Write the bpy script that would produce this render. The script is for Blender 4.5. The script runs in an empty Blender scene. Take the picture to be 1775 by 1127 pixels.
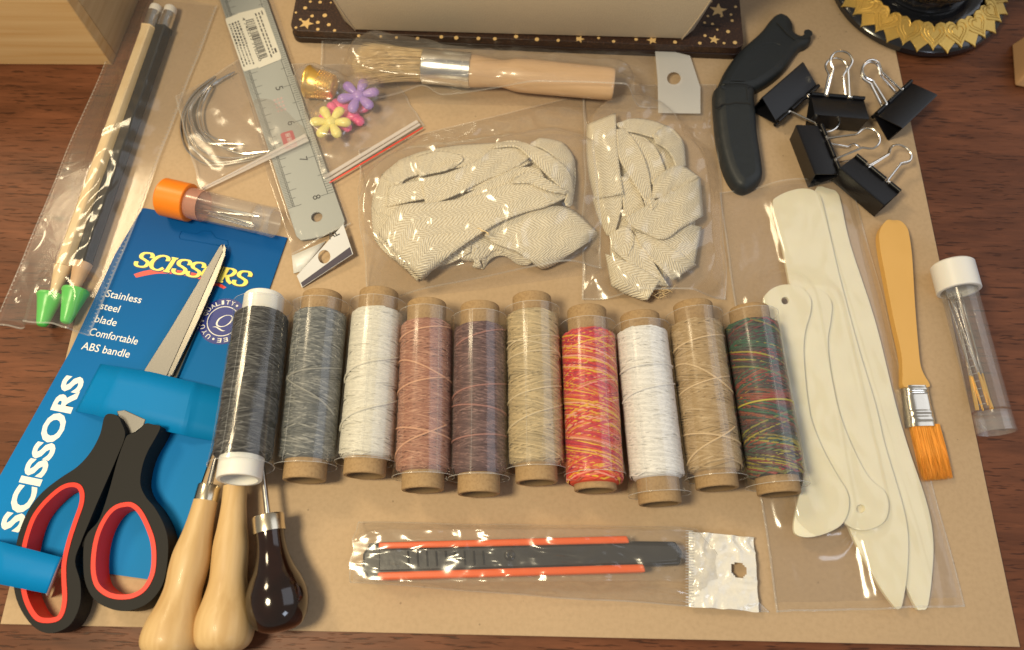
import bpy, math, random
import numpy as np
from mathutils import Vector, Matrix, noise
from mathutils.geometry import tessellate_polygon
random.seed(7)
S = bpy.context.scene
COL = S.collection
MM = 0.001
PI = math.pi
V = Vector

# ------------------------------------------------------------------ camera
F, CX, CY, H = 1300.0, 887.5, 563.5, 337.0            # photo pixels / millimetres above the board
TILT, ROLL = math.radians(90 - 68.4), math.radians(1.35)
CR = Matrix.Rotation(TILT, 3, 'X') @ Matrix.Rotation(ROLL, 3, 'Z')
cam = bpy.data.cameras.new('camera')
cam.sensor_width = 36.0
cam.lens = F / 1775 * 36
cam.clip_start, cam.clip_end = 0.01, 50
co = bpy.data.objects.new('camera', cam)
COL.objects.link(co)
co.matrix_world = Matrix.Translation((0, 0, H * MM)) @ CR.to_4x4()
cam.dof.use_dof = True
cam.dof.focus_distance = 0.345
cam.dof.aperture_fstop = 8
S.camera = co

# ------------------------------------------------------------------ light
world = bpy.data.worlds.new('World')
S.world = world
world.use_nodes = True
world.node_tree.nodes['Background'].inputs[0].default_value = (1.0, 0.92, 0.80, 1)
world.node_tree.nodes['Background'].inputs[1].default_value = 0.215

def area(name, loc, target, size, watts, col, shape='DISK'):
    l = bpy.data.lights.new(name, 'AREA')
    l.shape = shape
    l.size = size
    l.energy = watts
    l.color = col
    o = bpy.data.objects.new(name, l)
    COL.objects.link(o)
    o.location = loc
    o.rotation_euler = (V(target) - V(loc)).to_track_quat('-Z', 'Y').to_euler()
    return o
area('desk_lamp', (-0.29, -0.02, 0.62), (-0.08, .14, 0), 0.16, 4.15, (1.0, 0.86, 0.57))
area('warm_room_lamp', (-0.72, 0.66, 0.92), (-.1, .2, 0), 0.26, 4.8, (1.0, 0.80, 0.50))
area('daylight_window', (0.95, 0.42, 0.80), (0.05, .12, 0), 0.95, 3.0, (0.84, 0.90, 1.0), 'SQUARE')
area('daylight_front_window', (0.62, -0.52, 0.62), (0.1, .1, 0), 0.26, 1.3, (0.74, 0.84, 1.0), 'SQUARE')  # unseen front-right window, kept weak for the blue highlight on the awl
S.view_settings.view_transform = 'Standard'
S.view_settings.look = 'None'
S.view_settings.exposure = 0
S.view_settings.gamma = 1
S.cycles.transparent_max_bounces = 32
S.cycles.max_bounces = 8
S.cycles.caustics_reflective = False
S.cycles.caustics_refractive = False

# ------------------------------------------------------------------ helpers
def W(px, py, z=0.0):
    d = CR @ V(((px - CX) / F, -(py - CY) / F, -1))
    t = (z - H) / d.z
    return V((d.x * t, d.y * t, z))

def crop(ox, oy, s):
    return lambda pts: [(ox + x * s, oy + y * s) for x, y in pts]

def catmull(pts, n, closed=False):
    P = [V(p) for p in pts]
    m = len(P)
    segs = m if closed else m - 1
    out = []
    for i in range(segs):
        if closed:
            a, b, c, d = P[(i - 1) % m], P[i], P[(i + 1) % m], P[(i + 2) % m]
        else:
            b, c = P[i], P[i + 1]
            a = P[i - 1] if i else b + (b - c)
            d = P[i + 2] if i + 2 < m else c + (c - b)
        for k in range(n):
            t = k / n
            out.append(0.5 * ((2 * b) + (c - a) * t + (2 * a - 5 * b + 4 * c - d) * t * t + (3 * b - a - 3 * c + d) * t ** 3))
    if not closed:
        out.append(P[-1].copy())
    return out

def resample(P, n):
    P = [V(p) for p in P]
    L = [0.0]
    for a, b in zip(P, P[1:]):
        L.append(L[-1] + (b - a).length)
    out = []
    j = 0
    for i in range(n):
        s = L[-1] * i / (n - 1)
        while j < len(L) - 2 and L[j + 1] < s:
            j += 1
        t = (s - L[j]) / max(1e-9, L[j + 1] - L[j])
        out.append(P[j].lerp(P[j + 1], min(1, max(0, t))))
    return out

def frame(o, x, up=(0, 0, 1)):
    x = V(x).normalized()
    u = V(up)
    y = u.cross(x)
    if y.length < 1e-4:
        y = V((0, 1, 0)).cross(x)
    y.normalize()
    z = x.cross(y)
    M = Matrix((x, y, z)).transposed().to_4x4()
    M.translation = V(o)
    return M

class MB:
    def __init__(s):
        s.v, s.f, s.col, s.uv = [], [], [], []
    def add(s, vs, fs, M=None):
        b = len(s.v)
        if M is not None:
            vs = [M @ V(p) for p in vs]
        s.v.extend([V(p) for p in vs])
        s.f.extend([tuple(i + b for i in f) for f in fs])
        return s
    def box(s, x0, x1, y0, y1, z0, z1, M=None):
        vs = [(x, y, z) for x in (x0, x1) for y in (y0, y1) for z in (z0, z1)]
        return s.add(vs, [(0, 1, 3, 2), (4, 6, 7, 5), (0, 4, 5, 1), (2, 3, 7, 6), (0, 2, 6, 4), (1, 5, 7, 3)], M)
    def hexa(s, bot, top):
        n = len(bot)
        vs = list(bot) + list(top)
        fs = [tuple(range(n))[::-1], tuple(range(n, 2 * n))] + [(i, (i + 1) % n, n + (i + 1) % n, n + i) for i in range(n)]
        return s.add(vs, fs)
    def prism(s, outer, z0, z1, holes=(), M=None):
        loops = [list(outer)] + [list(h) for h in holes]
        flat = [p for l in loops for p in l]
        tris = tessellate_polygon([[V((p[0], p[1], 0)) for p in l] for l in loops])
        n = len(flat)
        vs = [(p[0], p[1], z0) for p in flat] + [(p[0], p[1], z1) for p in flat]
        fs = []
        for t in tris:
            a, b, c = [V((flat[i][0], flat[i][1], 0)) for i in t]
            t = tuple(t) if (b - a).cross(c - a).z > 0 else tuple(t)[::-1]
            fs.append(t[::-1])
            fs.append(tuple(i + n for i in t))
        off = 0
        for li, l in enumerate(loops):
            m = len(l)
            area2 = sum(l[i][0] * l[(i + 1) % m][1] - l[(i + 1) % m][0] * l[i][1] for i in range(m))
            ccw = (area2 > 0) == (li == 0)
            for i in range(m):
                a, b = off + i, off + (i + 1) % m
                fs.append((a, b, b + n, a + n) if ccw else (b, a, a + n, b + n))
            off += m
        return s.add(vs, fs, M)
    def sheet(s, poly, z, M=None, holes=()):
        loops = [list(poly)] + [list(h) for h in holes]
        flat = [p for l in loops for p in l]
        fs = []
        for t in tessellate_polygon([[V((p[0], p[1], 0)) for p in l] for l in loops]):
            a, b, c = [V((flat[i][0], flat[i][1], 0)) for i in t]
            fs.append(tuple(t) if (b - a).cross(c - a).z > 0 else tuple(t)[::-1])
        return s.add([(p[0], p[1], z) for p in flat], fs, M)
    def lathe(s, prof, n=32, M=None, caps=True, sx=1, sy=1):
        # profile (x along the axis, radius)
        vs, fs = [], []
        for x, r in prof:
            for k in range(n):
                a = 2 * PI * k / n
                vs.append((x, r * math.cos(a) * sx, r * math.sin(a) * sy))
        for i in range(len(prof) - 1):
            for k in range(n):
                a, b = i * n + k, i * n + (k + 1) % n
                fs.append((a, b, b + n, a + n))
        if caps:
            fs.append(tuple(range(n)))
            fs.append(tuple(range((len(prof) - 1) * n, len(prof) * n))[::-1])
        return s.add(vs, fs, M)
    def tube(s, path, r, n=8, closed=False, caps=True):
        P = [V(p) for p in path]
        m = len(P)
        R = r if isinstance(r, (list, tuple)) else [r] * m
        vs, fs = [], []
        nrm = None
        for i in range(m):
            if closed:
                t = P[(i + 1) % m] - P[i - 1]
            else:
                t = P[min(i + 1, m - 1)] - P[max(i - 1, 0)]
            t.normalize()
            if nrm is None:
                nrm = t.orthogonal().normalized()
            else:
                nrm = nrm - t * nrm.dot(t)
                nrm = nrm.normalized() if nrm.length > 1e-6 else t.orthogonal().normalized()
            b = t.cross(nrm)
            for k in range(n):
                a = 2 * PI * k / n
                vs.append(P[i] + (nrm * math.cos(a) + b * math.sin(a)) * R[i])
        for i in range(m if closed else m - 1):
            j = (i + 1) % m
            for k in range(n):
                fs.append((i * n + k, i * n + (k + 1) % n, j * n + (k + 1) % n, j * n + k))
        if caps and not closed:
            fs.append(tuple(range(n))[::-1])
            fs.append(tuple(range((m - 1) * n, m * n)))
        return s.add(vs, fs)
    def grid(s, rows, closed_v=False):
        m, n = len(rows), len(rows[0])
        vs = [p for r in rows for p in r]
        fs = []
        for i in range(m - 1):
            for k in range(n if closed_v else n - 1):
                fs.append((i * n + k, i * n + (k + 1) % n, (i + 1) * n + (k + 1) % n, (i + 1) * n + k))
        return s.add(vs, fs)
    def ball(s, c, rx, ry, rz, nu=12, nv=8, M=None):
        vs, fs = [], []
        for i in range(nv + 1):
            t = PI * i / nv
            for k in range(nu):
                a = 2 * PI * k / nu
                vs.append((c[0] + rx * math.sin(t) * math.cos(a), c[1] + ry * math.sin(t) * math.sin(a), c[2] + rz * math.cos(t)))
        for i in range(nv):
            for k in range(nu):
                fs.append((i * nu + k, (i + 1) * nu + k, (i + 1) * nu + (k + 1) % nu, i * nu + (k + 1) % nu))
        return s.add(vs, fs, M)

class Thing:
    def __init__(s, name, label, cat, origin, group=None):
        s.o = bpy.data.objects.new(name, None)
        COL.objects.link(s.o)
        s.o.empty_display_size = 0.01
        s.org = V(origin)
        s.o.location = s.org * MM
        s.o['label'] = label
        s.o['category'] = cat
        if group:
            s.o['group'] = group
        s.par = {}
    def part(s, name, mb, m, parent=None, label=None, smooth=35, bevel=0, seg=2, kind=None, solid=0, sub=0):
        o = mkobj(name, mb, m, s.org, smooth, bevel, seg, solid, sub)
        o.parent = parent if parent is not None else s.o
        if label:
            o['label'] = label
        if kind:
            o['kind'] = kind
        return o

def mkobj(name, mb, m, org=V((0, 0, 0)), smooth=35, bevel=0, seg=2, solid=0, sub=0):
    me = bpy.data.meshes.new(name)
    me.from_pydata([((v - org) * MM)[:] for v in mb.v], [], mb.f)
    if mb.col:
        a = me.color_attributes.new('Col', 'FLOAT_COLOR', 'POINT')
        a.data.foreach_set('color', np.array(mb.col, dtype=np.float32).ravel())
    if mb.uv:
        u = me.uv_layers.new(name='UVMap')
        idx = np.zeros(len(me.loops), dtype=np.int32)
        me.loops.foreach_get('vertex_index', idx)
        u.data.foreach_set('uv', np.array(mb.uv, dtype=np.float32)[idx].ravel())
    me.materials.append(m)
    me.validate()
    if smooth:
        me.shade_smooth()
        if smooth < 180:
            me.set_sharp_from_angle(angle=math.radians(smooth))
    o = bpy.data.objects.new(name, me)
    COL.objects.link(o)
    if solid:
        md = o.modifiers.new('solid', 'SOLIDIFY')
        md.thickness = solid * MM
        md.offset = 0
    if bevel:
        md = o.modifiers.new('bevel', 'BEVEL')
        md.width = bevel * MM
        md.segments = seg
        md.limit_method = 'ANGLE'
        md.angle_limit = math.radians(50)
    if sub:
        md = o.modifiers.new('sub', 'SUBSURF')
        md.levels = md.render_levels = sub
    return o

def single(name, label, cat, mb, m, origin, group=None, **k):
    o = mkobj(name, mb, m, V(origin), **k)
    o.location = V(origin) * MM
    o['label'], o['category'] = label, cat
    if group:
        o['group'] = group
    return o

# text as flat outline meshes
_tc = {}
def text2d(s, bold=0.0, shear=0.0):
    key = (s, bold, shear)
    if key not in _tc:
        c = bpy.data.curves.new('t', 'FONT')
        c.body = s
        c.size = 1
        c.offset = bold
        c.shear = shear
        c.resolution_u = 3
        o = bpy.data.objects.new('t', c)
        me = bpy.data.meshes.new_from_object(o)
        _tc[key] = ([v.co.copy() for v in me.vertices], [tuple(p.vertices) for p in me.polygons])
        bpy.data.objects.remove(o)
        bpy.data.meshes.remove(me)
        bpy.data.curves.remove(c)
    return _tc[key]
def put_text(mb, s, p0, p1, z, height=None, bold=0.0, shear=0.0, flip=False):
    vs, fs = text2d(s, bold, shear)
    if not vs:
        return
    x0, x1 = min(v.x for v in vs), max(v.x for v in vs)
    cap = 0.73
    p0, p1 = V((p0[0], p0[1], 0)), V((p1[0], p1[1], 0))
    ux = (p1 - p0)
    L = ux.length
    ux.normalize()
    uy = V((-ux.y, ux.x, 0))
    sx = L / (x1 - x0)
    sy = (height / cap) if height else sx
    mb.add([p0 + ux * (v.x - x0) * sx + uy * v.y * sy + V((0, 0, z)) for v in vs], fs)

# ------------------------------------------------------------------ materials
def node(nt, t, **k):
    n = nt.nodes.new(t)
    for a, b in k.items():
        setattr(n, a, b)
    return n
def mat(name, col, rough=.5, metal=0, spec=.5, coat=0, bump=None, var=None, sss=0, sheen=0, emis=0, aniso=None, stretch=None):
    m = bpy.data.materials.new(name)
    m.use_nodes = True
    nt = m.node_tree
    b = nt.nodes['Principled BSDF']
    b.inputs['Base Color'].default_value = (*col, 1)
    b.inputs['Roughness'].default_value = rough
    b.inputs['Metallic'].default_value = metal
    b.inputs['Specular IOR Level'].default_value = spec
    b.inputs['Coat Weight'].default_value = coat
    b.inputs['Coat Roughness'].default_value = .06
    if sss:
        b.inputs['Subsurface Weight'].default_value = sss
        b.inputs['Subsurface Radius'].default_value = (1, .8, .5)
        b.inputs['Subsurface Scale'].default_value = .003
    if sheen:
        b.inputs['Sheen Weight'].default_value = sheen
    tc = node(nt, 'ShaderNodeTexCoord')
    src = tc.outputs['Object']
    if stretch:
        mp = node(nt, 'ShaderNodeMapping')
        mp.inputs['Scale'].default_value = stretch
        nt.links.new(src, mp.inputs['Vector'])
        src = mp.outputs['Vector']
    if bump:
        sc, st, dist = bump
        n = node(nt, 'ShaderNodeTexNoise')
        n.inputs['Scale'].default_value = sc
        n.inputs['Detail'].default_value = 5
        nt.links.new(src, n.inputs['Vector'])
        bp = node(nt, 'ShaderNodeBump')
        bp.inputs['Strength'].default_value = st
        bp.inputs['Distance'].default_value = dist * MM
        nt.links.new(n.outputs['Fac'], bp.inputs['Height'])
        nt.links.new(bp.outputs['Normal'], b.inputs['Normal'])
    if var:
        sc, col2, lo, hi = var
        n = node(nt, 'ShaderNodeTexNoise')
        n.inputs['Scale'].default_value = sc
        n.inputs['Detail'].default_value = 6
        n.inputs['Roughness'].default_value = .6
        nt.links.new(src, n.inputs['Vector'])
        r = node(nt, 'ShaderNodeMapRange')
        r.inputs['From Min'].default_value = lo
        r.inputs['From Max'].default_value = hi
        nt.links.new(n.outputs['Fac'], r.inputs['Value'])
        mx = node(nt, 'ShaderNodeMix', data_type='RGBA')
        nt.links.new(r.outputs['Result'], mx.inputs['Factor'])
        mx.inputs['A'].default_value = (*col, 1)
        mx.inputs['B'].default_value = (*col2, 1)
        nt.links.new(mx.outputs['Result'], b.inputs['Base Color'])
    return m

def film_mat(name, tint=(.97, .965, .95), rough=.09, haze=.05, bump=(60, .5, .6), f0=1.45, hazecol=(.85, .82, .78), stretch=None, gain=1.0):
    m = bpy.data.materials.new(name)
    m.use_nodes = True
    nt = m.node_tree
    nt.nodes.clear()
    out = node(nt, 'ShaderNodeOutputMaterial')
    tr = node(nt, 'ShaderNodeBsdfTransparent')
    tr.inputs[0].default_value = (*tint, 1)
    gl = node(nt, 'ShaderNodeBsdfGlossy')
    gl.inputs['Color'].default_value = (.95, .95, .95, 1)
    gl.inputs['Roughness'].default_value = rough
    df = node(nt, 'ShaderNodeBsdfDiffuse')
    df.inputs[0].default_value = (*hazecol, 1)
    m1 = node(nt, 'ShaderNodeMixShader')
    m1.inputs[0].default_value = haze
    nt.links.new(tr.outputs[0], m1.inputs[1])
    nt.links.new(df.outputs[0], m1.inputs[2])
    lw = node(nt, 'ShaderNodeLayerWeight')
    lw.inputs['Blend'].default_value = .5
    pw = node(nt, 'ShaderNodeMath', operation='POWER')
    pw.inputs[1].default_value = 4.0
    nt.links.new(lw.outputs['Facing'], pw.inputs[0])
    mu = node(nt, 'ShaderNodeMath', operation='MULTIPLY_ADD')
    mu.use_clamp = True
    mu.inputs[1].default_value = .45
    mu.inputs[2].default_value = .055 * gain
    nt.links.new(pw.outputs[0], mu.inputs[0])
    m2 = node(nt, 'ShaderNodeMixShader')
    nt.links.new(mu.outputs[0], m2.inputs[0])
    nt.links.new(m1.outputs[0], m2.inputs[1])
    nt.links.new(gl.outputs[0], m2.inputs[2])
    nt.links.new(m2.outputs[0], out.inputs[0])
    if bump:
        tc = node(nt, 'ShaderNodeTexCoord')
        src = tc.outputs['Object']
        if stretch:
            mp = node(nt, 'ShaderNodeMapping')
            mp.inputs['Scale'].default_value = stretch
            nt.links.new(src, mp.inputs['Vector'])
            src = mp.outputs['Vector']
        n = node(nt, 'ShaderNodeTexNoise')
        n.inputs['Scale'].default_value = bump[0]
        n.inputs['Detail'].default_value = 4
        n.inputs['Distortion'].default_value = 1.2
        nt.links.new(src, n.inputs['Vector'])
        bp = node(nt, 'ShaderNodeBump')
        bp.inputs['Strength'].default_value = bump[1]
        bp.inputs['Distance'].default_value = bump[2] * MM
        nt.links.new(n.outputs['Fac'], bp.inputs['Height'])
        nt.links.new(bp.outputs['Normal'], gl.inputs['Normal'])
    return m

def table_mat():
    m = mat('dark_wood_veneer', (.1, .04, .02), .45, spec=.22)
    nt = m.node_tree
    b = nt.nodes['Principled BSDF']
    tc = node(nt, 'ShaderNodeTexCoord')
    def nz(scale, st, detail=5, dist=0.0):
        mp = node(nt, 'ShaderNodeMapping')
        mp.inputs['Scale'].default_value = st
        nt.links.new(tc.outputs['Object'], mp.inputs['Vector'])
        n = node(nt, 'ShaderNodeTexNoise')
        n.inputs['Scale'].default_value = scale
        n.inputs['Detail'].default_value = detail
        n.inputs['Roughness'].default_value = .62
        n.inputs['Distortion'].default_value = dist
        nt.links.new(mp.outputs['Vector'], n.inputs['Vector'])
        return n.outputs['Fac']
    broad = nz(14, (.5, 2.4, 1), 5, .6)
    fine = nz(170, (.2, 1.7, 1), 6, .5)
    pores = nz(520, (.16, 1.6, 1), 2)
    r1 = node(nt, 'ShaderNodeValToRGB')
    r1.color_ramp.elements[0].position = .3
    r1.color_ramp.elements[0].color = (.095, .032, .014, 1)
    r1.color_ramp.elements[1].position = .72
    r1.color_ramp.elements[1].color = (.178, .064, .030, 1)
    nt.links.new(broad, r1.inputs['Fac'])
    r2 = node(nt, 'ShaderNodeMapRange')
    r2.inputs['From Min'].default_value, r2.inputs['From Max'].default_value = .3, .7
    r2.inputs['To Min'].default_value, r2.inputs['To Max'].default_value = .74, 1.28
    nt.links.new(fine, r2.inputs['Value'])
    m1 = node(nt, 'ShaderNodeVectorMath', operation='SCALE')
    nt.links.new(r1.outputs['Color'], m1.inputs[0])
    nt.links.new(r2.outputs['Result'], m1.inputs['Scale'])
    r3 = node(nt, 'ShaderNodeMapRange')
    r3.inputs['From Min'].default_value, r3.inputs['From Max'].default_value = .58, .66
    r3.inputs['To Min'].default_value, r3.inputs['To Max'].default_value = 1, .42
    nt.links.new(pores, r3.inputs['Value'])
    r3.inputs['To Max'].default_value = .45
    m2 = node(nt, 'ShaderNodeVectorMath', operation='SCALE')
    nt.links.new(m1.outputs['Vector'], m2.inputs[0])
    nt.links.new(r3.outputs['Result'], m2.inputs['Scale'])
    nt.links.new(m2.outputs['Vector'], b.inputs['Base Color'])
    bp = node(nt, 'ShaderNodeBump')
    bp.inputs['Strength'].default_value = .35
    bp.inputs['Distance'].default_value = .3 * MM
    nt.links.new(r3.outputs['Result'], bp.inputs['Height'])
    nt.links.new(bp.outputs['Normal'], b.inputs['Normal'])
    return m

def light_wood(name, c1, c2, st=(1, 1, 1), scale=60, rough=.45, coat=0.0):
    m = mat(name, c1, rough, coat=coat)
    nt = m.node_tree
    b = nt.nodes['Principled BSDF']
    tc = node(nt, 'ShaderNodeTexCoord')
    mp = node(nt, 'ShaderNodeMapping')
    mp.inputs['Scale'].default_value = st
    nt.links.new(tc.outputs['Object'], mp.inputs['Vector'])
    n = node(nt, 'ShaderNodeTexNoise')
    n.inputs['Scale'].default_value = scale
    n.inputs['Detail'].default_value = 6
    n.inputs['Distortion'].default_value = .4
    nt.links.new(mp.outputs['Vector'], n.inputs['Vector'])
    r = node(nt, 'ShaderNodeValToRGB')
    r.color_ramp.elements[0].position, r.color_ramp.elements[1].position = .35, .68
    r.color_ramp.elements[0].color = (*c2, 1)
    r.color_ramp.elements[1].color = (*c1, 1)
    nt.links.new(n.outputs['Fac'], r.inputs['Fac'])
    nt.links.new(r.outputs['Color'], b.inputs['Base Color'])
    return m

def vcol_mat(name, rough=.55, sheen=.15):
    m = mat(name, (.5, .5, .5), rough, sheen=sheen)
    nt = m.node_tree
    a = node(nt, 'ShaderNodeVertexColor', layer_name='Col')
    nt.links.new(a.outputs['Color'], nt.nodes['Principled BSDF'].inputs['Base Color'])
    return m

def tape_mat():
    m = mat('herringbone_cotton', (.62, .50, .36), .9, spec=.15, sheen=.2)
    nt = m.node_tree
    b = nt.nodes['Principled BSDF']
    uv = node(nt, 'ShaderNodeUVMap', uv_map='UVMap')
    sp = node(nt, 'ShaderNodeSeparateXYZ')
    nt.links.new(uv.outputs['UV'], sp.inputs[0])
    def M(op, a, bb=None, c=None):
        n = node(nt, 'ShaderNodeMath', operation=op)
        for i, x in enumerate((a, bb, c)):
            if x is None:
                continue
            if isinstance(x, (int, float)):
                n.inputs[i].default_value = x
            else:
                nt.links.new(x, n.inputs[i])
        return n.outputs[0]
    u, v = sp.outputs['X'], sp.outputs['Y']
    zig = M('PINGPONG', v, 5.2)                  # chevron bands about 5 mm wide
    s = M('ADD', u, M('MULTIPLY', zig, 1.25))
    rib = M('SINE', M('MULTIPLY', s, 2 * PI / 1.75))
    yarn = M('SINE', M('MULTIPLY', v, 2 * PI / .95))
    yarn2 = M('SINE', M('MULTIPLY', M('SUBTRACT', u, M('MULTIPLY', zig, .2)), 2 * PI / 1.0))
    h = M('ADD', M('MULTIPLY', rib, .5), M('MULTIPLY', M('MULTIPLY', yarn, yarn2), .35))
    tc = node(nt, 'ShaderNodeTexCoord')
    nz = node(nt, 'ShaderNodeTexNoise')
    nz.inputs['Scale'].default_value = 900
    nt.links.new(tc.outputs['Object'], nz.inputs['Vector'])
    h2 = M('ADD', h, M('MULTIPLY', nz.outputs['Fac'], .8))
    r = node(nt, 'ShaderNodeMapRange')
    r.inputs['From Min'].default_value, r.inputs['From Max'].default_value = -.55, .85
    nt.links.new(h2, r.inputs['Value'])
    mx = node(nt, 'ShaderNodeMix', data_type='RGBA')
    nt.links.new(r.outputs['Result'], mx.inputs['Factor'])
    mx.inputs['A'].default_value = (.56, .45, .29, 1)
    mx.inputs['B'].default_value = (.98, .90, .73, 1)
    nt.links.new(mx.outputs['Result'], b.inputs['Base Color'])
    bp = node(nt, 'ShaderNodeBump')
    bp.inputs['Strength'].default_value = .7
    bp.inputs['Distance'].default_value = .45 * MM
    nt.links.new(h2, bp.inputs['Height'])
    nt.links.new(bp.outputs['Normal'], b.inputs['Normal'])
    return m

M_table = table_mat()
M_kraft = mat('kraft_board', (.50, .358, .225), .8, spec=.2, bump=(900, .15, .1), var=(500, (.44, .312, .193), .42, .8))
_nt = M_kraft.node_tree
_b = _nt.nodes['Principled BSDF']
_src = _b.inputs['Base Color'].links[0].from_socket
_ktc = node(_nt, 'ShaderNodeTexCoord')
_vo = node(_nt, 'ShaderNodeTexVoronoi')
_vo.inputs['Scale'].default_value = 95
_vo.inputs['Randomness'].default_value = 1
_nt.links.new(_ktc.outputs['Object'], _vo.inputs['Vector'])
_lt = node(_nt, 'ShaderNodeMath', operation='LESS_THAN')
_lt.inputs[1].default_value = .045
_nt.links.new(_vo.outputs['Distance'], _lt.inputs[0])
_n2 = node(_nt, 'ShaderNodeTexNoise')
_n2.inputs['Scale'].default_value = 9
_n2.inputs['Detail'].default_value = 3
_nt.links.new(_ktc.outputs['Object'], _n2.inputs['Vector'])
_r2 = node(_nt, 'ShaderNodeMapRange')
_r2.inputs['From Min'].default_value, _r2.inputs['From Max'].default_value = .3, .7
_r2.inputs['To Min'].default_value, _r2.inputs['To Max'].default_value = .95, 1.05
_nt.links.new(_n2.outputs['Fac'], _r2.inputs['Value'])
_sb = node(_nt, 'ShaderNodeMath', operation='MULTIPLY_ADD')
_sb.inputs[1].default_value = -.3
_nt.links.new(_lt.outputs[0], _sb.inputs[0])
_nt.links.new(_r2.outputs['Result'], _sb.inputs[2])
_sc = node(_nt, 'ShaderNodeVectorMath', operation='SCALE')
_nt.links.new(_src, _sc.inputs[0])
_nt.links.new(_sb.outputs[0], _sc.inputs['Scale'])
_nt.links.new(_sc.outputs['Vector'], _b.inputs['Base Color'])
M_kraft_core = mat('cardboard_tube', (.40, .265, .14), .85, spec=.2, bump=(700, .5, .25), var=(900, (.27, .17, .085), .45, .8))
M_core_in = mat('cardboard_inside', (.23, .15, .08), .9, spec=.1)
M_white_core = mat('white_plastic_core', (.80, .79, .76), .35, sss=.1)
M_pine = light_wood('pine_wood', (.74, .52, .27), (.62, .38, .16), (.12, 1, 4), 45, .45)
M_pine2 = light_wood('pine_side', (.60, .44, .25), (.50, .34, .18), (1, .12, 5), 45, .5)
M_awlwood = light_wood('turned_beech', (.66, .46, .23), (.53, .34, .15), (5, .45, 5), 42, .48, .05)
M_awldark = mat('black_lacquered_wood', (.009, .004, .003), .12, spec=.5, coat=.7, var=(35, (.022, .007, .004), .45, .7), bump=(45, .25, 1.2))
M_brass = mat('nickel_brass', (.78, .70, .55), .25, 1, bump=(200, .1, .2))
M_steel = mat('steel', (.62, .60, .57), .28, 1)
M_wire = mat('nickel_wire', (.88, .84, .78), .2, 1)
M_blade = mat('brushed_steel_blade', (.21, .205, .20), .40, .85, bump=(500, .12, .1), stretch=(1, .1, 1))
M_blade2 = mat('ground_edge', (.26, .25, .23), .3, 1)
M_ruler = mat('satin_steel_ruler', (.44, .47, .47), .5, .45, bump=(300, .06, .1))
M_print_black = mat('black_print', (.03, .03, .035), .5)
M_print_grey = mat('grey_print', (.06, .065, .07), .5)
M_red_print = mat('red_print', (.55, .07, .09), .5)
M_pink_print = mat('pale_red_print', (.66, .42, .42), .5)
M_white_print = mat('white_print', (.85, .84, .82), .45)
M_blackrub = mat('black_rubber', (.013, .012, .012), .62, spec=.22, bump=(1500, .25, .1))
M_redrub = mat('red_rubber', (.74, .030, .014), .45, spec=.35)
M_clipblack = mat('black_enamel', (.006, .006, .008), .34, spec=.4, bump=(400, .06, .1))
M_leather = mat('black_leather', (.018, .022, .027), .5, spec=.4, bump=(130, .45, .8), var=(60, (.020, .024, .028), .4, .7))
M_green = mat('green_plastic', (.10, .60, .10), .32, sss=.15)
M_orange = mat('orange_plastic', (.92, .24, .012), .38, sss=.1)
M_whitecap = mat('white_plastic', (.80, .79, .78), .4, sss=.1)
M_eraser = mat('white_eraser', (.82, .78, .74), .7)
M_ferrule = mat('aluminium_ferrule', (.80, .80, .80), .2, 1, bump=(300, .15, .3))
M_natural = light_wood('bare_lime_wood', (.80, .62, .38), (.73, .54, .31), (1, 1, 1), 60, .5)
M_black_paint = mat('black_paint', (.010, .010, .013), .55, spec=.3)
M_bone = mat('bone_plastic', (.88, .82, .63), .30, sss=.3, coat=.3, var=(60, (.82, .76, .58), .4, .75))
M_yellow = mat('yellow_plastic_handle', (.72, .42, .12), .4, spec=.35, var=(20, (.68, .39, .10), .4, .7))
M_gold = mat('gold', (.98, .62, .16), .34, .85, bump=(300, .1, .1))
M_heart = mat('brass_heart', (.66, .44, .12), .42, .7, bump=(700, .6, .3))
M_goldleaf = mat('brass_filigree', (.80, .50, .12), .33, 1, bump=(900, .9, .5))
M_goldink = mat('gold_engraving', (.70, .47, .20), .6)
M_pouch = mat('beige_leatherette', (.58, .47, .34), .5, spec=.4, bump=(1300, .6, .25), var=(1500, (.56, .46, .33), .4, .7))
M_tray = mat('dark_engraved_wood', (.030, .014, .010), .45, var=(1000, (.12, .055, .028), .50, .74), bump=(900, .5, .2))
M_trayside = mat('dark_tray_edge', (.022, .011, .009), .4)
M_stitch = mat('dark_stitch', (.012, .012, .012), .8)
M_cutter = mat('black_cutter_plastic', (.016, .016, .02), .28)
M_cutor = mat('orange_red_plastic', (.86, .13, .018), .35)
M_header = mat('white_header', (.78, .77, .75), .35, bump=(60, .8, 1.5))
M_headsilver = mat('crinkled_white_film', (.80, .77, .72), .28, spec=.8, coat=.6, bump=(70, 1.0, 3.0))
M_navy = mat('navy_print', (.020, .012, .045), .4)
M_flower_p = mat('purple_plastic', (.40, .24, .72), .3, sss=.15)
M_flower_y = mat('pale_yellow_plastic', (.90, .80, .26), .3, sss=.15)
M_flower_k = mat('pink_plastic', (.90, .13, .36), .3, sss=.15)
M_bristle = mat('natural_bristle', (.86, .66, .38), .55, spec=.3)
M_orange_bristle = mat('orange_nylon_bristle', (.88, .38, .04), .45)
M_handle = mat('varnished_pink_beech', (.70, .46, .27), .32, coat=.4, var=(60, (.62, .40, .22), .4, .7), stretch=(.3, 4, 4))
M_tape = tape_mat()
M_thread_v = vcol_mat('thread')
M_tube = film_mat('clear_tube_plastic', (.965, .965, .97), .14, .085, (25, .1, .3), hazecol=(.82, .82, .85))
M_tubeorange = film_mat('orange_tinted_plastic', (1, .80, .72), .2, .35, None, hazecol=(1, .52, .38))
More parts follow.
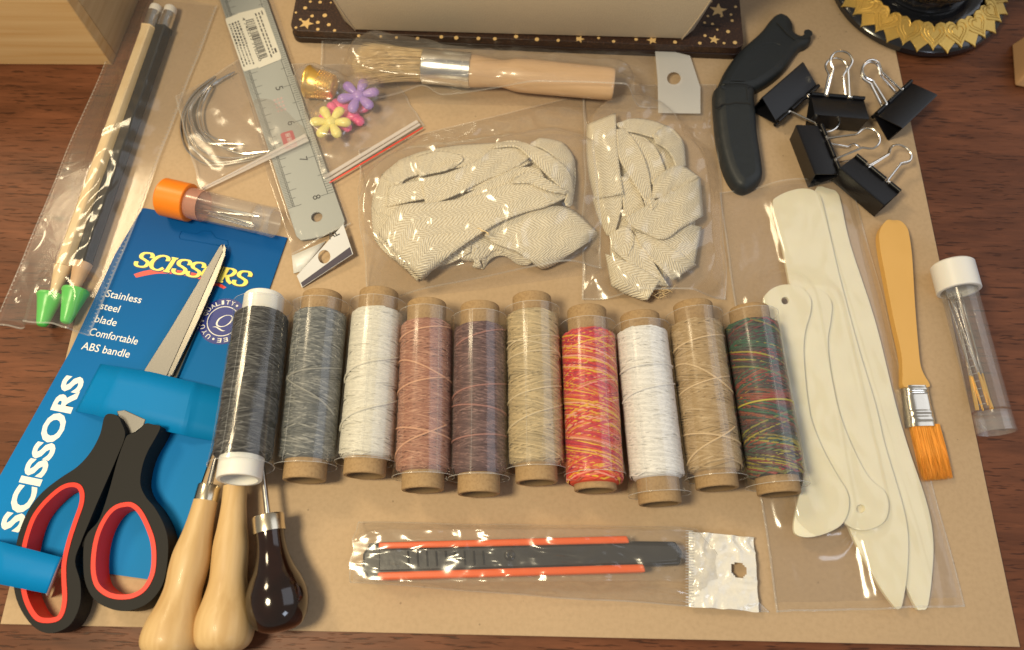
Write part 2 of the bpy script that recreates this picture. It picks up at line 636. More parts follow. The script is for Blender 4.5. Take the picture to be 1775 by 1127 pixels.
M_sleeve = film_mat('clear_sleeve', (.975, .975, .97), .17, .015, (120, .5, .45), stretch=(1, .05, 1), gain=1.35)
M_film = film_mat('clear_bag_film', (.97, .962, .95), .17, .045, (18, .3, 1.1), gain=1.4)
M_film_milky = film_mat('milky_bag_film', (.95, .93, .91), .20, .10, (30, .4, 1.0), gain=.9)
M_film_smooth = film_mat('smooth_bag_film', (.965, .955, .94), .13, .045, (14, .25, .6), gain=.8)
M_tab = film_mat('translucent_tab', (.9, .9, .9), .2, .45, (60, .5, 1.0), hazecol=(.85, .84, .82))
M_seam = film_mat('heat_sealed_film', (.93, .92, .90), .2, .20, (400, .8, .4))
M_zip = film_mat('zip_strip', (.9, .88, .87), .25, .45, None, hazecol=(.9, .84, .8))
M_rim = film_mat('sleeve_rim', (.9, .9, .9), .15, .32, None, hazecol=(.9, .9, .9))
M_zipred = mat('red_zip_line', (.80, .05, .03), .4)
M_tan = mat('warm_wood_block', (.55, .33, .17), .5)
# ------------------------------------------------------------------ table and board
mb = MB()
mb.box(-1500, 1500, -900, 2000, -31, -1.25)
tb = mkobj('table_top', mb, M_table, smooth=0)
tb['kind'] = 'structure'

k0, k1, k2, k3 = W(0, 1082), W(1769, 1122), W(1520, -70), W(283, -70)
mb = MB().prism([k0[:2], k1[:2], k2[:2], k3[:2]], -1.2, 0)
single('kraft_board', 'large tan kraft board lying on the dark wooden table beneath all the tools', 'board', mb, M_kraft, W(880, 600), bevel=.3)

# ------------------------------------------------------------------ pine box, top left
a, b_ = W(195, 113, -1.2), W(241, 0, -1.2)
rt = (b_ - a).normalized()
fl = (W(0, 112, -1.2) - a).normalized()
A0 = a
A1 = a + fl * 150
A3 = a + rt * 130
A2 = A1 + rt * 130
T = Thing('wooden_box', 'pale pine box with flat grained sides at the top left corner of the table', 'box', A0)
hh = 110
def wall(p, q, inward, t, z0, z1):
    i = inward.normalized() * t
    return MB().hexa([V((*x[:2], z0)) for x in (p, q, q + i, p + i)], [V((*x[:2], z1)) for x in (p, q, q + i, p + i)])
T.part('front_panel', wall(A0 , A1, rt, 7, -1.2, hh), M_pine, bevel=.5)
T.part('side_panel', wall(A0 + rt * 7.05, A3, fl, 7, -1.2, hh), M_pine2, bevel=.4)
T.part('side_panel', wall(A1 + rt * 7.05, A2, -fl, 7, -1.2, hh), M_pine2, bevel=.4)
T.part('back_panel', wall(A3 + fl * 7.05, A2 - fl * 7.05, -rt, 7, -1.2, hh), M_pine, bevel=.4)

# small block at the right edge
p = W(1757, 150, -1.2)
mb = MB().hexa([p + V(v) for v in ((0, 0, 0), (60, -14, 0), (66, 24, 0), (5, 30, 0))], [p + V(v) for v in ((3, 2, 12), (60, -11, 12), (64, 22, 12), (7, 27, 12))])
single('wood_block', 'reddish wooden block just peeking in at the right edge of the table', 'block', mb, M_tan, p, bevel=1.5)

# ------------------------------------------------------------------ star tray and pouch
tl, tr = W(508, 74, 0), W(1283, 104, 0)
ux = (tr - tl).normalized(); uy = V((-ux.y, ux.x, 0))
Lx = (tr - tl).length
TH = 9.0
def TP(x, y, z): return tl + ux * x + uy * y + V((0, 0, z))
T = Thing('star_tray', 'dark wooden tray engraved with gold stars and dots beneath the beige pouch', 'tray', TP(Lx / 2, 0, 0))
def rrect(x0, x1, y0, y1, r, n=5):
    out = []
    for cx, cy, a0 in ((x1 - r, y1 - r, 0), (x0 + r, y1 - r, 90), (x0 + r, y0 + r, 180), (x1 - r, y0 + r, 270)):
        for k in range(n + 1):
            t = math.radians(a0 + 90 * k / n)
            out.append((cx + r * math.cos(t), cy + r * math.sin(t)))
    return out
Mt = frame(tl, ux)
T.part('tray_board', MB().prism(rrect(0, Lx, 0, 150, 5), 0, 4.2, M=Mt), M_trayside, bevel=.5)
T.part('tray_top', MB().prism(rrect(.4, Lx - .4, .4, 149.6, 5), 4.25, TH, M=Mt), M_tray, bevel=.6)
def onT(px, py):
    q = W(px, py, TH) - tl
    return q.dot(ux), q.dot(uy)
rnd = random.Random(3)
def star(x, y, r, rot, thin=.42):
    pts = []
    for k in range(10):
        rr = r if k % 2 == 0 else r * thin
        t = rot + PI * k / 5
        pts.append((x + rr * math.sin(t), y + rr * math.cos(t)))
    T.part('star', MB().prism(pts, TH - .3, TH + .12, M=Mt), M_goldink, smooth=0)
for px, py, r, ro in ((531, 41, 4.2, .3), (1245, 18, 5.2, .1), (1238, 69, 3.2, .2), (1005, 68, 2.6, .3), (1130, 70, 3, 1)):
    x, y = onT(px, py); star(x, y, r, ro)
dots = []
for px, py, r in ((513, 48, .8), (521, 34, .8), (541, 28, 1.0), (551, 39, 1.1), (563, 27, 1.3), (570, 43, 1.1), (551, 51, 1.0), (580, 53, .9), (529, 14, 1.1), (555, 4, 1),
                  (513, 22, .7), (538, 3, .8), (1262, 55, 1.1), (1274, 74, 1.2), (1269, 36, .9), (1235, 42, .9), (1222, 62, .9), (1213, 75, 1), (1255, 75, .8), (1275, 12, .9), (1232, 3, .8)):
    dots.append((*onT(px, py), r))
for i in range(17):
    dots.append((*onT(625 + i * 34 + rnd.uniform(-6, 6), 62 + i * .55 + rnd.uniform(-3, 3)), rnd.uniform(.7, 1.3)))
for i in range(46):
    x = rnd.choice((rnd.uniform(3, 36), rnd.uniform(Lx - 30, Lx - 3)))
    y = rnd.uniform(3, 80)
    if all((x - d[0]) ** 2 + (y - d[1]) ** 2 > 16 for d in dots):
        dots.append((x, y, rnd.uniform(.45, .9)))
for x, y, r in dots:
    T.part('dot', MB().prism([(x + r * math.cos(k * PI / 5), y + r * math.sin(k * PI / 5)) for k in range(10)], TH - .3, TH + .1, M=Mt), M_goldink, smooth=0)
for (a, b2) in (((536, 17), (566, 18)), ((1215, 44), (1250, 45))):
    (x0, y0), (x1, y1) = onT(*a), onT(*b2)
    T.part('engraved_line', MB().box(x0, x1, y0 - .5, y0 + .5, TH - .3, TH + .15, Mt), M_trayside)

# pouch: flaring, seen low front panel with folded corners
z0 = TH + .2
fl_, fr_ = W(602, 52, z0), W(1196, 68, z0)
T = Thing('beige_pouch', 'beige leatherette pouch with flaring sides standing on the dark star tray', 'pouch', (fl_ + fr_) / 2 - V((0, 0, .2)))
px_ = (fr_ - fl_).normalized(); py_ = V((-px_.y, px_.x, 0))
Wd = (fr_ - fl_).length
rows = []
for i in range(13):
    t = i / 12
    h = 80 * t
    # outward flare of the ends, slight forward bulge of the front
    l = -2 - 17 * t; r = Wd + 2 + 17 * t
    row = []
    for (x, y) in ((l, 6), (l + 6, 0), *[(l + 6 + (r - l - 12) * k / 20, 0) for k in range(1, 20)], (r - 6, 0), (r, 6), (r, 75), (l, 75)):
        inner = 1.0
        bul = -4 * math.sin(PI * min(1, t * 1.2)) if y == 0 else 0
        q = fl_ + px_ * x + py_ * (y + bul - t * 2) + V((0, 0, h + (1.5 * math.sin(x * .09) * (1 if t > 0 else 0) * .4)))
        row.append(q)
    rows.append(row)
mb = MB().grid(rows, closed_v=True)
n = len(rows[0])
mb.f.append(tuple(range(n))[::-1]); 
mb.f.append(tuple(range(12 * n, 13 * n)))
T.part('pouch_body', mb, M_pouch, smooth=40, bevel=.8)
for x, y in ((5.5, -.2), (Wd - 5.5, -.2)):
    s = -1 if x < 20 else 1
    mb = MB().tube([fl_ + px_ * (x + s * (2 + 17 * t) - s * 1.0) + py_ * (y - 4 * math.sin(PI * min(1, t * 1.2)) - t * 2) + V((0, 0, 80 * t)) for t in [k / 12 for k in range(13)]], .35, 6)
    T.part('corner_seam', mb, M_pouch)

# ------------------------------------------------------------------ lacquered pot, top right
pts = [W(x, y, 0) for x, y in ((1445, 7), (1470, 40), (1495, 66), (1555, 94), (1608, 103), (1679, 87), (1732, 42))]
Amat = np.array([[p.x, p.y, 1] for p in pts]); rhs = np.array([p.x ** 2 + p.y ** 2 for p in pts])
sol = np.linalg.lstsq(Amat, rhs, rcond=None)[0]
pc = V((sol[0] / 2, sol[1] / 2, 0)); PR = math.sqrt(sol[2] + pc.x ** 2 + pc.y ** 2)
T = Thing('lacquer_pot', 'round black and gold lacquered pot with gold hearts around its foot, top right', 'pot', pc)
Mp = Matrix.Translation(pc) @ Matrix.Rotation(-PI / 2, 4, 'Y')   # lathe axis x -> z
M_lacq = mat('black_lacquer', (.010, .011, .015), .18, coat=.6)
T.part('pot_foot', MB().lathe([(0, PR - 2), (2, PR), (5, PR), (7, PR - 2), (10.5, PR - 15), (11, PR - 20), (10, PR - 23), (10, 8), (0, 8)], 96, Mp, caps=False), M_lacq)
M_pat = mat('gold_leaf_scrolls', (.008, .008, .012), .22, coat=.5)
nt = M_pat.node_tree
tc = node(nt, 'ShaderNodeTexCoord')
mp = node(nt, 'ShaderNodeMapping'); mp.inputs['Scale'].default_value = (1, 1, 1.6)
nt.links.new(tc.outputs['Object'], mp.inputs[0])
vo = node(nt, 'ShaderNodeTexNoise'); vo.inputs['Scale'].default_value = 130; vo.inputs['Detail'].default_value = 1.5; vo.inputs['Distortion'].default_value = 2.6
nt.links.new(mp.outputs[0], vo.inputs['Vector'])
wv = node(nt, 'ShaderNodeMath', operation='PINGPONG'); wv.inputs[1].default_value = .09
nt.links.new(vo.outputs['Fac'], wv.inputs[0])
gt = node(nt, 'ShaderNodeMath', operation='GREATER_THAN'); gt.inputs[1].default_value = .048
nt.links.new(wv.outputs[0], gt.inputs[0])
b = nt.nodes['Principled BSDF']
mx = node(nt, 'ShaderNodeMix', data_type='RGBA'); mx.inputs['A'].default_value = (.008, .008, .012, 1); mx.inputs['B'].default_value = (.78, .52, .20, 1)
nt.links.new(gt.outputs[0], mx.inputs['Factor']); nt.links.new(mx.outputs['Result'], b.inputs['Base Color'])
mm_ = node(nt, 'ShaderNodeMath', operation='MULTIPLY'); mm_.inputs[1].default_value = .7
nt.links.new(gt.outputs[0], mm_.inputs[0]); nt.links.new(mm_.outputs[0], b.inputs['Metallic'])
T.part('pot_neck', MB().lathe([(10.3, PR - 23.5), (15, PR - 25), (17.5, PR - 22.5)], 96, Mp, caps=False), M_lacq)
T.part('pot_bowl', MB().lathe([(17.5, PR - 22.4), (22, PR - 19), (30, PR - 14), (42, PR - 9), (60, PR - 5), (80, PR - 6), (95, PR - 14), (100, PR - 30), (100.5, 3)], 96, Mp, caps=False), M_pat)
# hearts
def heart2d(w, h, n=22):
    out = []
    for k in range(n):
        t = 2 * PI * k / n
        x = math.sin(t) ** 3
        y = (13 * math.cos(t) - 5 * math.cos(2 * t) - 2 * math.cos(3 * t) - math.cos(4 * t)) / 16
        out.append((x * w / 2, (y + .1) * h / 2))
    return out
NH = 19
for k in range(NH):
    for lay in (1, 0):
        a = 2 * PI * (k + (.5 if lay else 0)) / NH + .05
        ca, sa = math.cos(a), math.sin(a)
        if sa > .55:
            continue
        up = V((ca * .36, sa * .36, .93)).normalized()
        tan = V((-sa, ca, 0))
        inw = up.cross(tan)         # pointing inward / up the slope
        if inw.dot(V((ca, sa, 0))) > 0: inw = -inw
        rad = PR - 8.0 + (3.0 if lay else 0)
        cpt = pc + V((ca * rad, sa * rad, 9.6 if not lay else 8.1))
        Mh = Matrix((-tan, inw, up)).transposed().to_4x4()
        if Mh.to_3x3().determinant() < 0:
            Mh = Matrix((tan, inw, up)).transposed().to_4x4()
        Mh.translation = cpt
        sc = 1.06 if not lay else .86
        hp = heart2d(14.6 * sc, 17 * sc)
        o = T.part('gold_heart', MB().prism(hp, -.5, .5, M=Mh), M_heart, bevel=.3, seg=1)
        if not lay and sa < .3:
            mb = MB()
            for q in (.72, .46):
                mb.tube([Mh @ V((x * q, y * q + .4, .55)) for x, y in hp], .26, 5, closed=True)
            T.part('heart_filigree', mb, M_heart, parent=o)

# ------------------------------------------------------------------ scissors card
def gradient_card():
    m = mat('blue_card_print', (.0, .1, .35), .5, spec=.12)
    nt = m.node_tree
    tc = node(nt, 'ShaderNodeTexCoord')
    sp = node(nt, 'ShaderNodeSeparateXYZ'); nt.links.new(tc.outputs['Object'], sp.inputs[0])
    r = node(nt, 'ShaderNodeMapRange'); r.inputs['From Min'].default_value = -.105; r.inputs['From Max'].default_value = .11
    nt.links.new(sp.outputs['Y'], r.inputs['Value'])
    cr = node(nt, 'ShaderNodeValToRGB')
    cr.color_ramp.elements[0].position = .25; cr.color_ramp.elements[0].color = (.001, .195, .53, 1)
    cr.color_ramp.elements[1].position = .92; cr.color_ramp.elements[1].color = (.001, .070, .265, 1)
    nt.links.new(r.outputs['Result'], cr.inputs[0]); nt.links.new(cr.outputs[0], nt.nodes['Principled BSDF'].inputs['Base Color'])
    return m
M_card = gradient_card()
cz = 1.0
cTL, cTR, cBR, cBL = W(247, 361, cz), W(498, 412, cz), W(288, 1009, cz), W(-75, 957, cz)
corg = W(215, 680, 0)
card = Thing('scissors_card', 'blue printed hanging card reading SCISSORS, strapped around the scissors', 'card', corg)
def C(pts, z=cz): return [W(x, y, z) for x, y in pts]
cc = crop(0, 350, 450 / 1335)
outline = [cTL, W(253, 361, cz), cTR, cBR, cBL, W(120, 612, cz), W(200, 440, cz)]
# hang slot in the card top
slot = [W(x, y, cz) for x, y in cc([(922, 172), (935, 152), (1010, 166), (1040, 150), (1085, 152), (1110, 185), (1170, 200), (1175, 222), (1140, 226), (925, 190)])]
mb = MB().prism([p[:2] for p in outline], .55, cz)
card.part('card_sheet', mb, M_card, smooth=0)
M_cardedge = mat('pale_embossed_edge', (.25, .42, .60), .4)
mb = MB()
mb.tube([V((*p[:2], cz + .1)) for p in slot], .22, 5, closed=True)
card.part('hang_slot', mb, M_card)
# yellow serif title
GL = {
 'S': (.72, [([(.66, .70), (.64, .86), (.52, .985), (.36, 1.0), (.16, .93), (.09, .76), (.18, .60), (.38, .51), (.58, .40), (.65, .24), (.58, .07), (.38, 0), (.18, .04), (.08, .16), (.05, .30)], 1)]),
 'C': (.80, [([(.76, .70), (.72, .88), (.58, .99), (.40, 1.0), (.20, .88), (.08, .62), (.08, .36), (.20, .11), (.42, 0), (.62, .03), (.77, .20)], 1)]),
 'I': (.40, [([(.2, 0), (.2, 1)], 0), ([(.03, .02), (.37, .02)], 0), ([(.03, .98), (.37, .98)], 0)]),
 'O': (.86, [([(.43, 1), (.20, .88), (.08, .5), (.20, .12), (.43, 0), (.66, .12), (.78, .5), (.66, .88), (.43, 1)], 1)]),
 'R': (.78, [([(.2, 0), (.2, 1)], 0), ([(.03, .02), (.37, .02)], 0), ([(.05, .98), (.25, .98)], 0), ([(.2, .98), (.45, .98), (.62, .88), (.64, .72), (.55, .55), (.38, .48), (.2, .48)], 1), ([(.38, .48), (.56, .18), (.78, .02)], 0)]),
}
def serif_text(mb, s, p0, p1, hgt, z, thick=.19, thin=.075, slant=.16, grow=0.0, dx=0, dy=0):
    tot = sum(GL[c][0] for c in s) + .02 * len(s)
    p0, p1 = V((*p0[:2], 0)), V((*p1[:2], 0))
    ux = (p1 - p0); L = ux.length; ux.normalize(); uy = V((-ux.y, ux.x, 0))
    sx = L / tot
    x = 0; kk = 0
    for c in s:
        w, strokes = GL[c]
        for pts, cur in strokes:
            P = [V(p) for p in pts]
            P = catmull([(*p, 0) for p in pts], 5) if cur else [V((*p, 0)) for p in pts]
            n = len(P); Lp, Rp = [], []
            for i in range(n):
                t = P[min(i + 1, n - 1)] - P[max(i - 1, 0)]; t.normalize()
                nn = V((-t.y, t.x, 0))
                wdt = (thin + (thick - thin) * abs(t.y) ** 1.3) / 2 + grow
                Lp.append(P[i] + nn * wdt); Rp.append(P[i] - nn * wdt)
            def tf(q):
                return p0 + ux * ((x + q.x + slant * q.y) * sx + dx) + uy * (q.y * hgt + dy) + V((0, 0, z + kk * .004))
            mb.grid([[tf(a) for a in Lp], [tf(a) for a in Rp]][::-1])
            kk += 1
        x += w + .02
M_yel = mat('yellow_print', (.95, .82, .16), .4)
M_navy2 = mat('dark_blue_print', (.004, .03, .14), .4)
# red swoosh under the title
sw_t = cc([(688, 372), (740, 356), (800, 347), (870, 347), (940, 355), (1010, 368), (1060, 385), (1100, 405), (1140, 425), (1165, 440)])
sw_b = cc([(700, 390), (745, 380), (805, 370), (870, 370), (940, 378), (1005, 392), (1050, 405), (1090, 420), (1125, 435), (1150, 448)])
card.part('red_swoosh', MB().grid([catmull([(*W(*p, cz).xy, cz + .06) for p in sw_b], 4), catmull([(*W(*p, cz).xy, cz + .06) for p in sw_t], 4)]), mat('red_swoosh_print', (.78, .06, .04), .4), smooth=0)
p0, p1 = W(*cc([(684, 327)])[0], cz), W(*cc([(1262, 437)])[0], cz)
mb = MB(); serif_text(mb, 'SCISSORS', p0, p1, 8.0, cz + .09, grow=.045, dx=.25, dy=-.25); card.part('title_shadow', mb, M_navy2, smooth=0)
mb = MB(); serif_text(mb, 'SCISSORS', p0, p1, 8.0, cz + .16, grow=.012); card.part('title_lettering', mb, M_yel, smooth=0)
# small white lines
mb = MB()
for s, a, b2 in (('Stainless', (540, 487), (722, 522)), ('steel', (512, 550), (608, 570)), ('blade', (484, 617), (594, 640)), ('Comfortable', (455, 684), (703, 735)), ('ABS bandle', (416, 757), (662, 802))):
    a, b2 = cc([a, b2]); put_text(mb, s, W(*a, cz), W(*b2, cz), cz + .08, height=3.9, bold=.004)
card.part('feature_text', mb, M_white_print, smooth=0)
# big vertical SCISSORS, reading upwards
mb = MB(); put_text(mb, 'SCISSORS', W(33, 924, cz), W(147, 655, cz), cz + .08, height=9.5, bold=.04)
card.part('side_lettering', mb, M_white_print, smooth=0)
# quality seal
ce = W(387, 557, cz); rx = (W(387 + 43, 557, cz) - ce).length
M_seal = mat('royal_blue_print', (.012, .028, .24), .4)
card.part('seal_disc', MB().prism([(ce.x + rx * math.cos(2 * PI * k / 48), ce.y + rx * math.sin(2 * PI * k / 48)) for k in range(48)], cz + .02, cz + .08), M_seal, smooth=0)
mb = MB()
def ring(mb, r0, r1, z, n=48, sx=1):
    mb.grid([[V((ce.x + r1 * math.cos(2 * PI * k / n), ce.y + r1 * math.sin(2 * PI * k / n), z)) for k in range(n)], [V((ce.x + r0 * math.cos(2 * PI * k / n), ce.y + r0 * math.sin(2 * PI * k / n), z)) for k in range(n)]], closed_v=True)
ring(mb, rx * .62, rx * .655, cz + .12)
def ringtext(s, a0, step):
    for i, ch in enumerate(s):
        a = math.radians(a0 - step * i)
        r_ = rx * .74
        base = V((ce.x + r_ * math.cos(a), ce.y + r_ * math.sin(a), 0)); t = V((math.sin(a), -math.cos(a), 0))
        w = rx * (.10 if ch in 'I•' else .17)
        if ch == '•':
            c2 = V((ce.x + rx * .82 * math.cos(a), ce.y + rx * .82 * math.sin(a), 0))
            mb.sheet([(c2.x + rx * .05 * math.cos(2 * PI * k / 10), c2.y + rx * .05 * math.sin(2 * PI * k / 10)) for k in range(10)], cz + .13)
        elif ch != ' ':
            put_text(mb, ch, base - t * w / 2, base + t * w / 2, cz + .13, height=rx * .19, bold=.01)
ringtext('QUALITY•', 158, 14.5)
ringtext('EE•UYU•', 286, 17.5)
# italic Q
qs = crop(330, 500, 130 / 1221)
def curve_ribbon(pts, w0):
    P = catmull([(*W(*p, cz).xy, 0) for p, _ in pts], 6)
    ws = catmull([(w, 0, 0) for _, w in pts], 6)
    Lp, Rp = [], []
    for i in range(len(P)):
        t = P[min(i + 1, len(P) - 1)] - P[max(i - 1, 0)]; t.normalize(); nn = V((-t.y, t.x, 0))
        Lp.append(P[i] + nn * ws[i].x * w0 + V((0, 0, cz + .14))); Rp.append(P[i] - nn * ws[i].x * w0 + V((0, 0, cz + .14)))
    mb.grid([Rp, Lp])
curve_ribbon(list(zip(qs([(650, 440), (570, 445), (470, 500), (430, 580), (470, 620), (560, 615), (650, 555), (690, 480), (650, 440)]), [.3, .5, 1, 1.2, .8, .5, 1, 1.2, .3])), .36)
curve_ribbon(list(zip(qs([(360, 630), (420, 630), (470, 660), (520, 690), (570, 690)]), [.1, .7, 1, .8, .1])), .34)
card.part('seal_lettering', mb, M_white_print, smooth=0)

# straps of the card over the blades and over the left handle
def strap(rowsdef, name, label=None):
    rows = [resample([W(x, y, z) for x, y, z in r], 40) for r in rowsdef]
    return card.part(name, MB().grid(rows), M_strap, label=label, solid=.4, smooth=12)
M_strap = mat('blue_strap_print', (.001, .20, .52), .5, spec=.16)
strap([[(131, 713, 1.3), (166, 720, 5.2), (172, 722, 6.3), (245, 738, 6.7), (316, 754, 6.4), (322, 756, 5.4), (376, 766, 1.3)],
       [(146, 686, 1.3), (178, 692, 5.2), (184, 693, 6.3), (252, 708, 6.7), (324, 726, 6.4), (330, 727, 5.4), (381, 740, 1.3)],
       [(160, 659, 1.3), (192, 665, 5.2), (198, 666, 6.3), (258, 677, 6.7), (331, 695, 6.4), (337, 697, 5.4), (386, 708, 1.3)],
       [(175, 631, 1.3), (206, 636, 5.0), (212, 637, 6.1), (262, 645, 6.5), (337, 663, 6.2), (343, 664, 5.2), (392, 675, 1.3)]][::-1], 'card_strap', 'wide blue strap over the scissor blades')
mb = MB()
for tl_, br_ in (([(131, 713), (180, 720), (240, 741), (300, 752), (376, 764)], 7),):
    pass
strap([[(-30, 1008, 2), (-8, 1012, 11.6), (0, 1013, 12.6), (45, 1022, 12.9), (80, 1029, 12.7)],
       [(-32, 972, 2), (-6, 976, 11.7), (2, 978, 12.7), (52, 989, 13.0), (93, 996, 12.8)],
       [(-30, 934, 2), (-10, 936, 11.6), (-2, 938, 12.6), (60, 954, 12.9), (106, 966, 12.7)]][::-1], 'card_strap', 'narrow blue strap around the left finger loop')
mb = MB().grid([[W(80, 1029, 12.5), W(93, 996, 12.6), W(106, 966, 12.5)], [W(83, 1036, 2), W(97, 1002, 2), W(109, 972, 2)]])
card.part('strap_end', mb, mat('white_strap_back', (.55, .58, .6), .5), solid=.4)

# ------------------------------------------------------------------ scissors
sc_ = Thing('scissors', 'black handled scissors with red rings lying across the blue card', 'scissors', W(215, 740, 0))
hc = crop(0, 720, 450 / 1246)
ZH = 12.5
def outl(pts, z, n=4): return [p[:2] for p in catmull([W(x, y, z) for x, y in hc(pts)], n, True)]
def shrink(poly, d):
    n = len(poly); out = []
    ar = sum(poly[i][0] * poly[(i + 1) % n][1] - poly[(i + 1) % n][0] * poly[i][1] for i in range(n))
    s = 1 if ar > 0 else -1
    for i in range(n):
        a, c = V(poly[i - 1]), V(poly[(i + 1) % n]); t = (c - a).normalized()
        out.append((poly[i][0] - t.y * d * s, poly[i][1] + t.x * d * s))
    return out
LA = [(505, 0), (480, 90), (435, 175), (372, 245), (290, 300), (210, 362), (150, 432), (108, 515), (82, 600), (62, 740), (72, 860), (112, 955), (170, 1022), (235, 1047), (305, 1028), (352, 985), (385, 900), (385, 800), (360, 700), (388, 610), (425, 520), (462, 430), (510, 320), (560, 205), (600, 100), (585, 40), (560, 0)]
LH = [(352, 322), (300, 335), (240, 380), (180, 445), (140, 515), (106, 630), (96, 760), (106, 860), (132, 932), (172, 985), (222, 998), (280, 988), (310, 950), (324, 880), (320, 780), (322, 700), (345, 600), (378, 500), (402, 430), (407, 375), (390, 335)]
RA = [(770, 55), (745, 110), (708, 175), (682, 250), (674, 330), (700, 392), (742, 442), (785, 520), (806, 600), (804, 700), (785, 800), (742, 872), (682, 918), (602, 940), (520, 925), (450, 882), (408, 800), (399, 700), (404, 610), (425, 560), (470, 510), (502, 430), (532, 330), (562, 220), (592, 135), (612, 95), (655, 80), (695, 40), (740, 45)]
RH = [(608, 416), (555, 430), (510, 470), (470, 540), (446, 620), (436, 710), (441, 780), (462, 832), (510, 870), (570, 885), (640, 878), (700, 842), (740, 772), (752, 690), (745, 600), (717, 520), (682, 455), (645, 422)]
for nm, O_, H_, zz in (('left', LA, LH, 11.5), ('right', RA, RH, ZH)):
    ou = outl(O_, zz); ho = outl(H_, zz)
    g = sc_.part('handle', MB().prism(ou, 1.6, zz, holes=[ho]), M_blackrub, bevel=2.0, seg=4, smooth=45)
    mid = shrink(ho, .05); inner = shrink(ho, 2.0)
    sc_.part('finger_ring', MB().prism(mid, 1.4, zz + .25, holes=[inner]), M_redrub, parent=g, bevel=.8, seg=3, smooth=50)
# blades
bl = crop(0, 350, 450 / 1335)
def BW(pts, z): return [W(x, y, z)[:2] for x, y in bl(pts)]
zb = 5.2
flatp = BW([(1143, 214), (1130, 225), (1085, 300), (960, 510), (870, 660), (745, 858), (690, 960), (560, 1120), (640, 1180), (720, 1180), (885, 880), (1010, 600), (1105, 385), (1152, 262)], zb)
b1 = sc_.part('blade', MB().prism(flatp, zb - 2.2, zb), M_blade, bevel=.25, seg=1, smooth=0)
grd = BW([(1150, 216), (1160, 240), (1158, 268), (1110, 400), (1010, 640), (880, 888), (870, 905), (858, 880), (985, 600), (1085, 375), (1143, 262)], zb)
sc_.part('ground_edge', MB().prism(BW([(1152, 218), (1161, 240), (1157, 275), (1105, 415), (1010, 630), (884, 892), (865, 878), (990, 602), (1090, 380), (1143, 258)], zb + .1), zb - .6, zb + .18), M_blade2, parent=b1, smooth=0)
sc_.part('blade_groove', MB().tube([W(*p, zb + .2) for p in bl([(1146, 252), (1088, 378), (990, 600), (866, 876), (720, 1150)])], .16, 4), M_print_black, parent=b1)
low = BW([(700, 1090), (870, 860), (1000, 640), (1120, 380), (1160, 280), (1150, 330), (1040, 590), (905, 910), (830, 1050), (780, 1130), (700, 1180)], 3)
sc_.part('blade', MB().prism(low, 1.4, 2.9), M_blade2, smooth=0)
# exposed metal neck between strap and handles
nk = [W(x, y, 7)[:2] for x, y in hc([(560, -20), (600, -25), (700, 20), (690, 48), (650, 80), (612, 96), (590, 60), (575, 20)])]
sc_.part('blade_tang', MB().prism(nk, 3, 7.2), M_blade, bevel=.3, smooth=0)
gp = [W(x, y, 3)[:2] for x, y in hc([(560, 60), (600, 95), (585, 180), (520, 330), (470, 450), (430, 545), (400, 560), (440, 440), (500, 290), (560, 140)])]
sc_.part('handle_gap_plate', MB().prism(gp, 1.5, 4), M_blackrub, smooth=0)
kn = [W(x, y, 10)[:2] for x, y in hc([(400, 535), (425, 545), (418, 600), (395, 640), (380, 625), (385, 580)])]
sc_.part('stop_knob', MB().prism(kn, 2, 10), M_blackrub, bevel=1, smooth=40)
# ------------------------------------------------------------------ thread spools
def thread_mesh(mb, M, x0, x1, R, r, turns_per, passes, colf, seed, nseg=20, amp=.35):
    rg = random.Random(seed)
    P, Rr, cs = [], [], []
    ang = rg.uniform(0, 6)
    L = x1 - x0
    total = 0
    base_tp = turns_per
    for p in range(passes):
        if p % 14 == 0:
            base_tp = round(turns_per * rg.uniform(.75, 1.35) * 2) / 2
            dl = (2.3 * r) * base_tp / L
        tp = base_tp + dl / 2 + rg.uniform(-.006, .006)
        a0, a1 = (0, 1) if p % 2 == 0 else (1, 0)
        e0, e1 = rg.uniform(0, .02), rg.uniform(0, .02)
        n = max(6, int(tp * nseg))
        off = rg.uniform(-.25, .25) * amp + amp * (p // 14) / max(1, passes // 14) + .10 * (p % 2)
        for i in range(n):
            t = i / n
            f = a0 + (a1 - a0) * t
            f = e0 + f * (1 - e0 - e1)
            a = ang + 2 * PI * tp * t
            taper = min(1, min(f, 1 - f) * 14 + .75)
            rr = (R + off) * (taper ** .5 if taper < 1 else 1)
            x = x0 + L * f + .25 * math.sin(a * 3 + p)
            P.append(V((x, rr * math.cos(a), rr * math.sin(a))))
            total += rr * 2 * PI / nseg
            cs.append(colf(total, p))
        ang += 2 * PI * tp
    m = len(P)
    nv = 5
    P = np.array([p[:] for p in P])
    rad = P.copy(); rad[:, 0] = 0
    rad /= np.linalg.norm(rad, axis=1)[:, None]
    tan = np.gradient(P, axis=0); tan /= np.linalg.norm(tan, axis=1)[:, None]
    side = np.cross(tan, rad)
    ringv = []
    for k in range(nv):
        a = PI * k / (nv - 1) - 0.0
        ringv.append(P + side * (math.cos(a) * r) + rad * (math.sin(a) * r * .9))
    vs = np.stack(ringv, axis=1).reshape(-1, 3)
    Mn = np.array(M)
    vs = vs @ Mn[:3, :3].T + Mn[:3, 3]
    b = len(mb.v)
    mb.v.extend([V(v) for v in vs.tolist()])
    for i in range(m - 1):
        for k in range(nv - 1):
            mb.f.append((b + i * nv + k, b + (i + 1) * nv + k, b + (i + 1) * nv + k + 1, b + i * nv + k + 1))
    for c in cs:
        mb.col.extend([(*c, 1)] * nv)

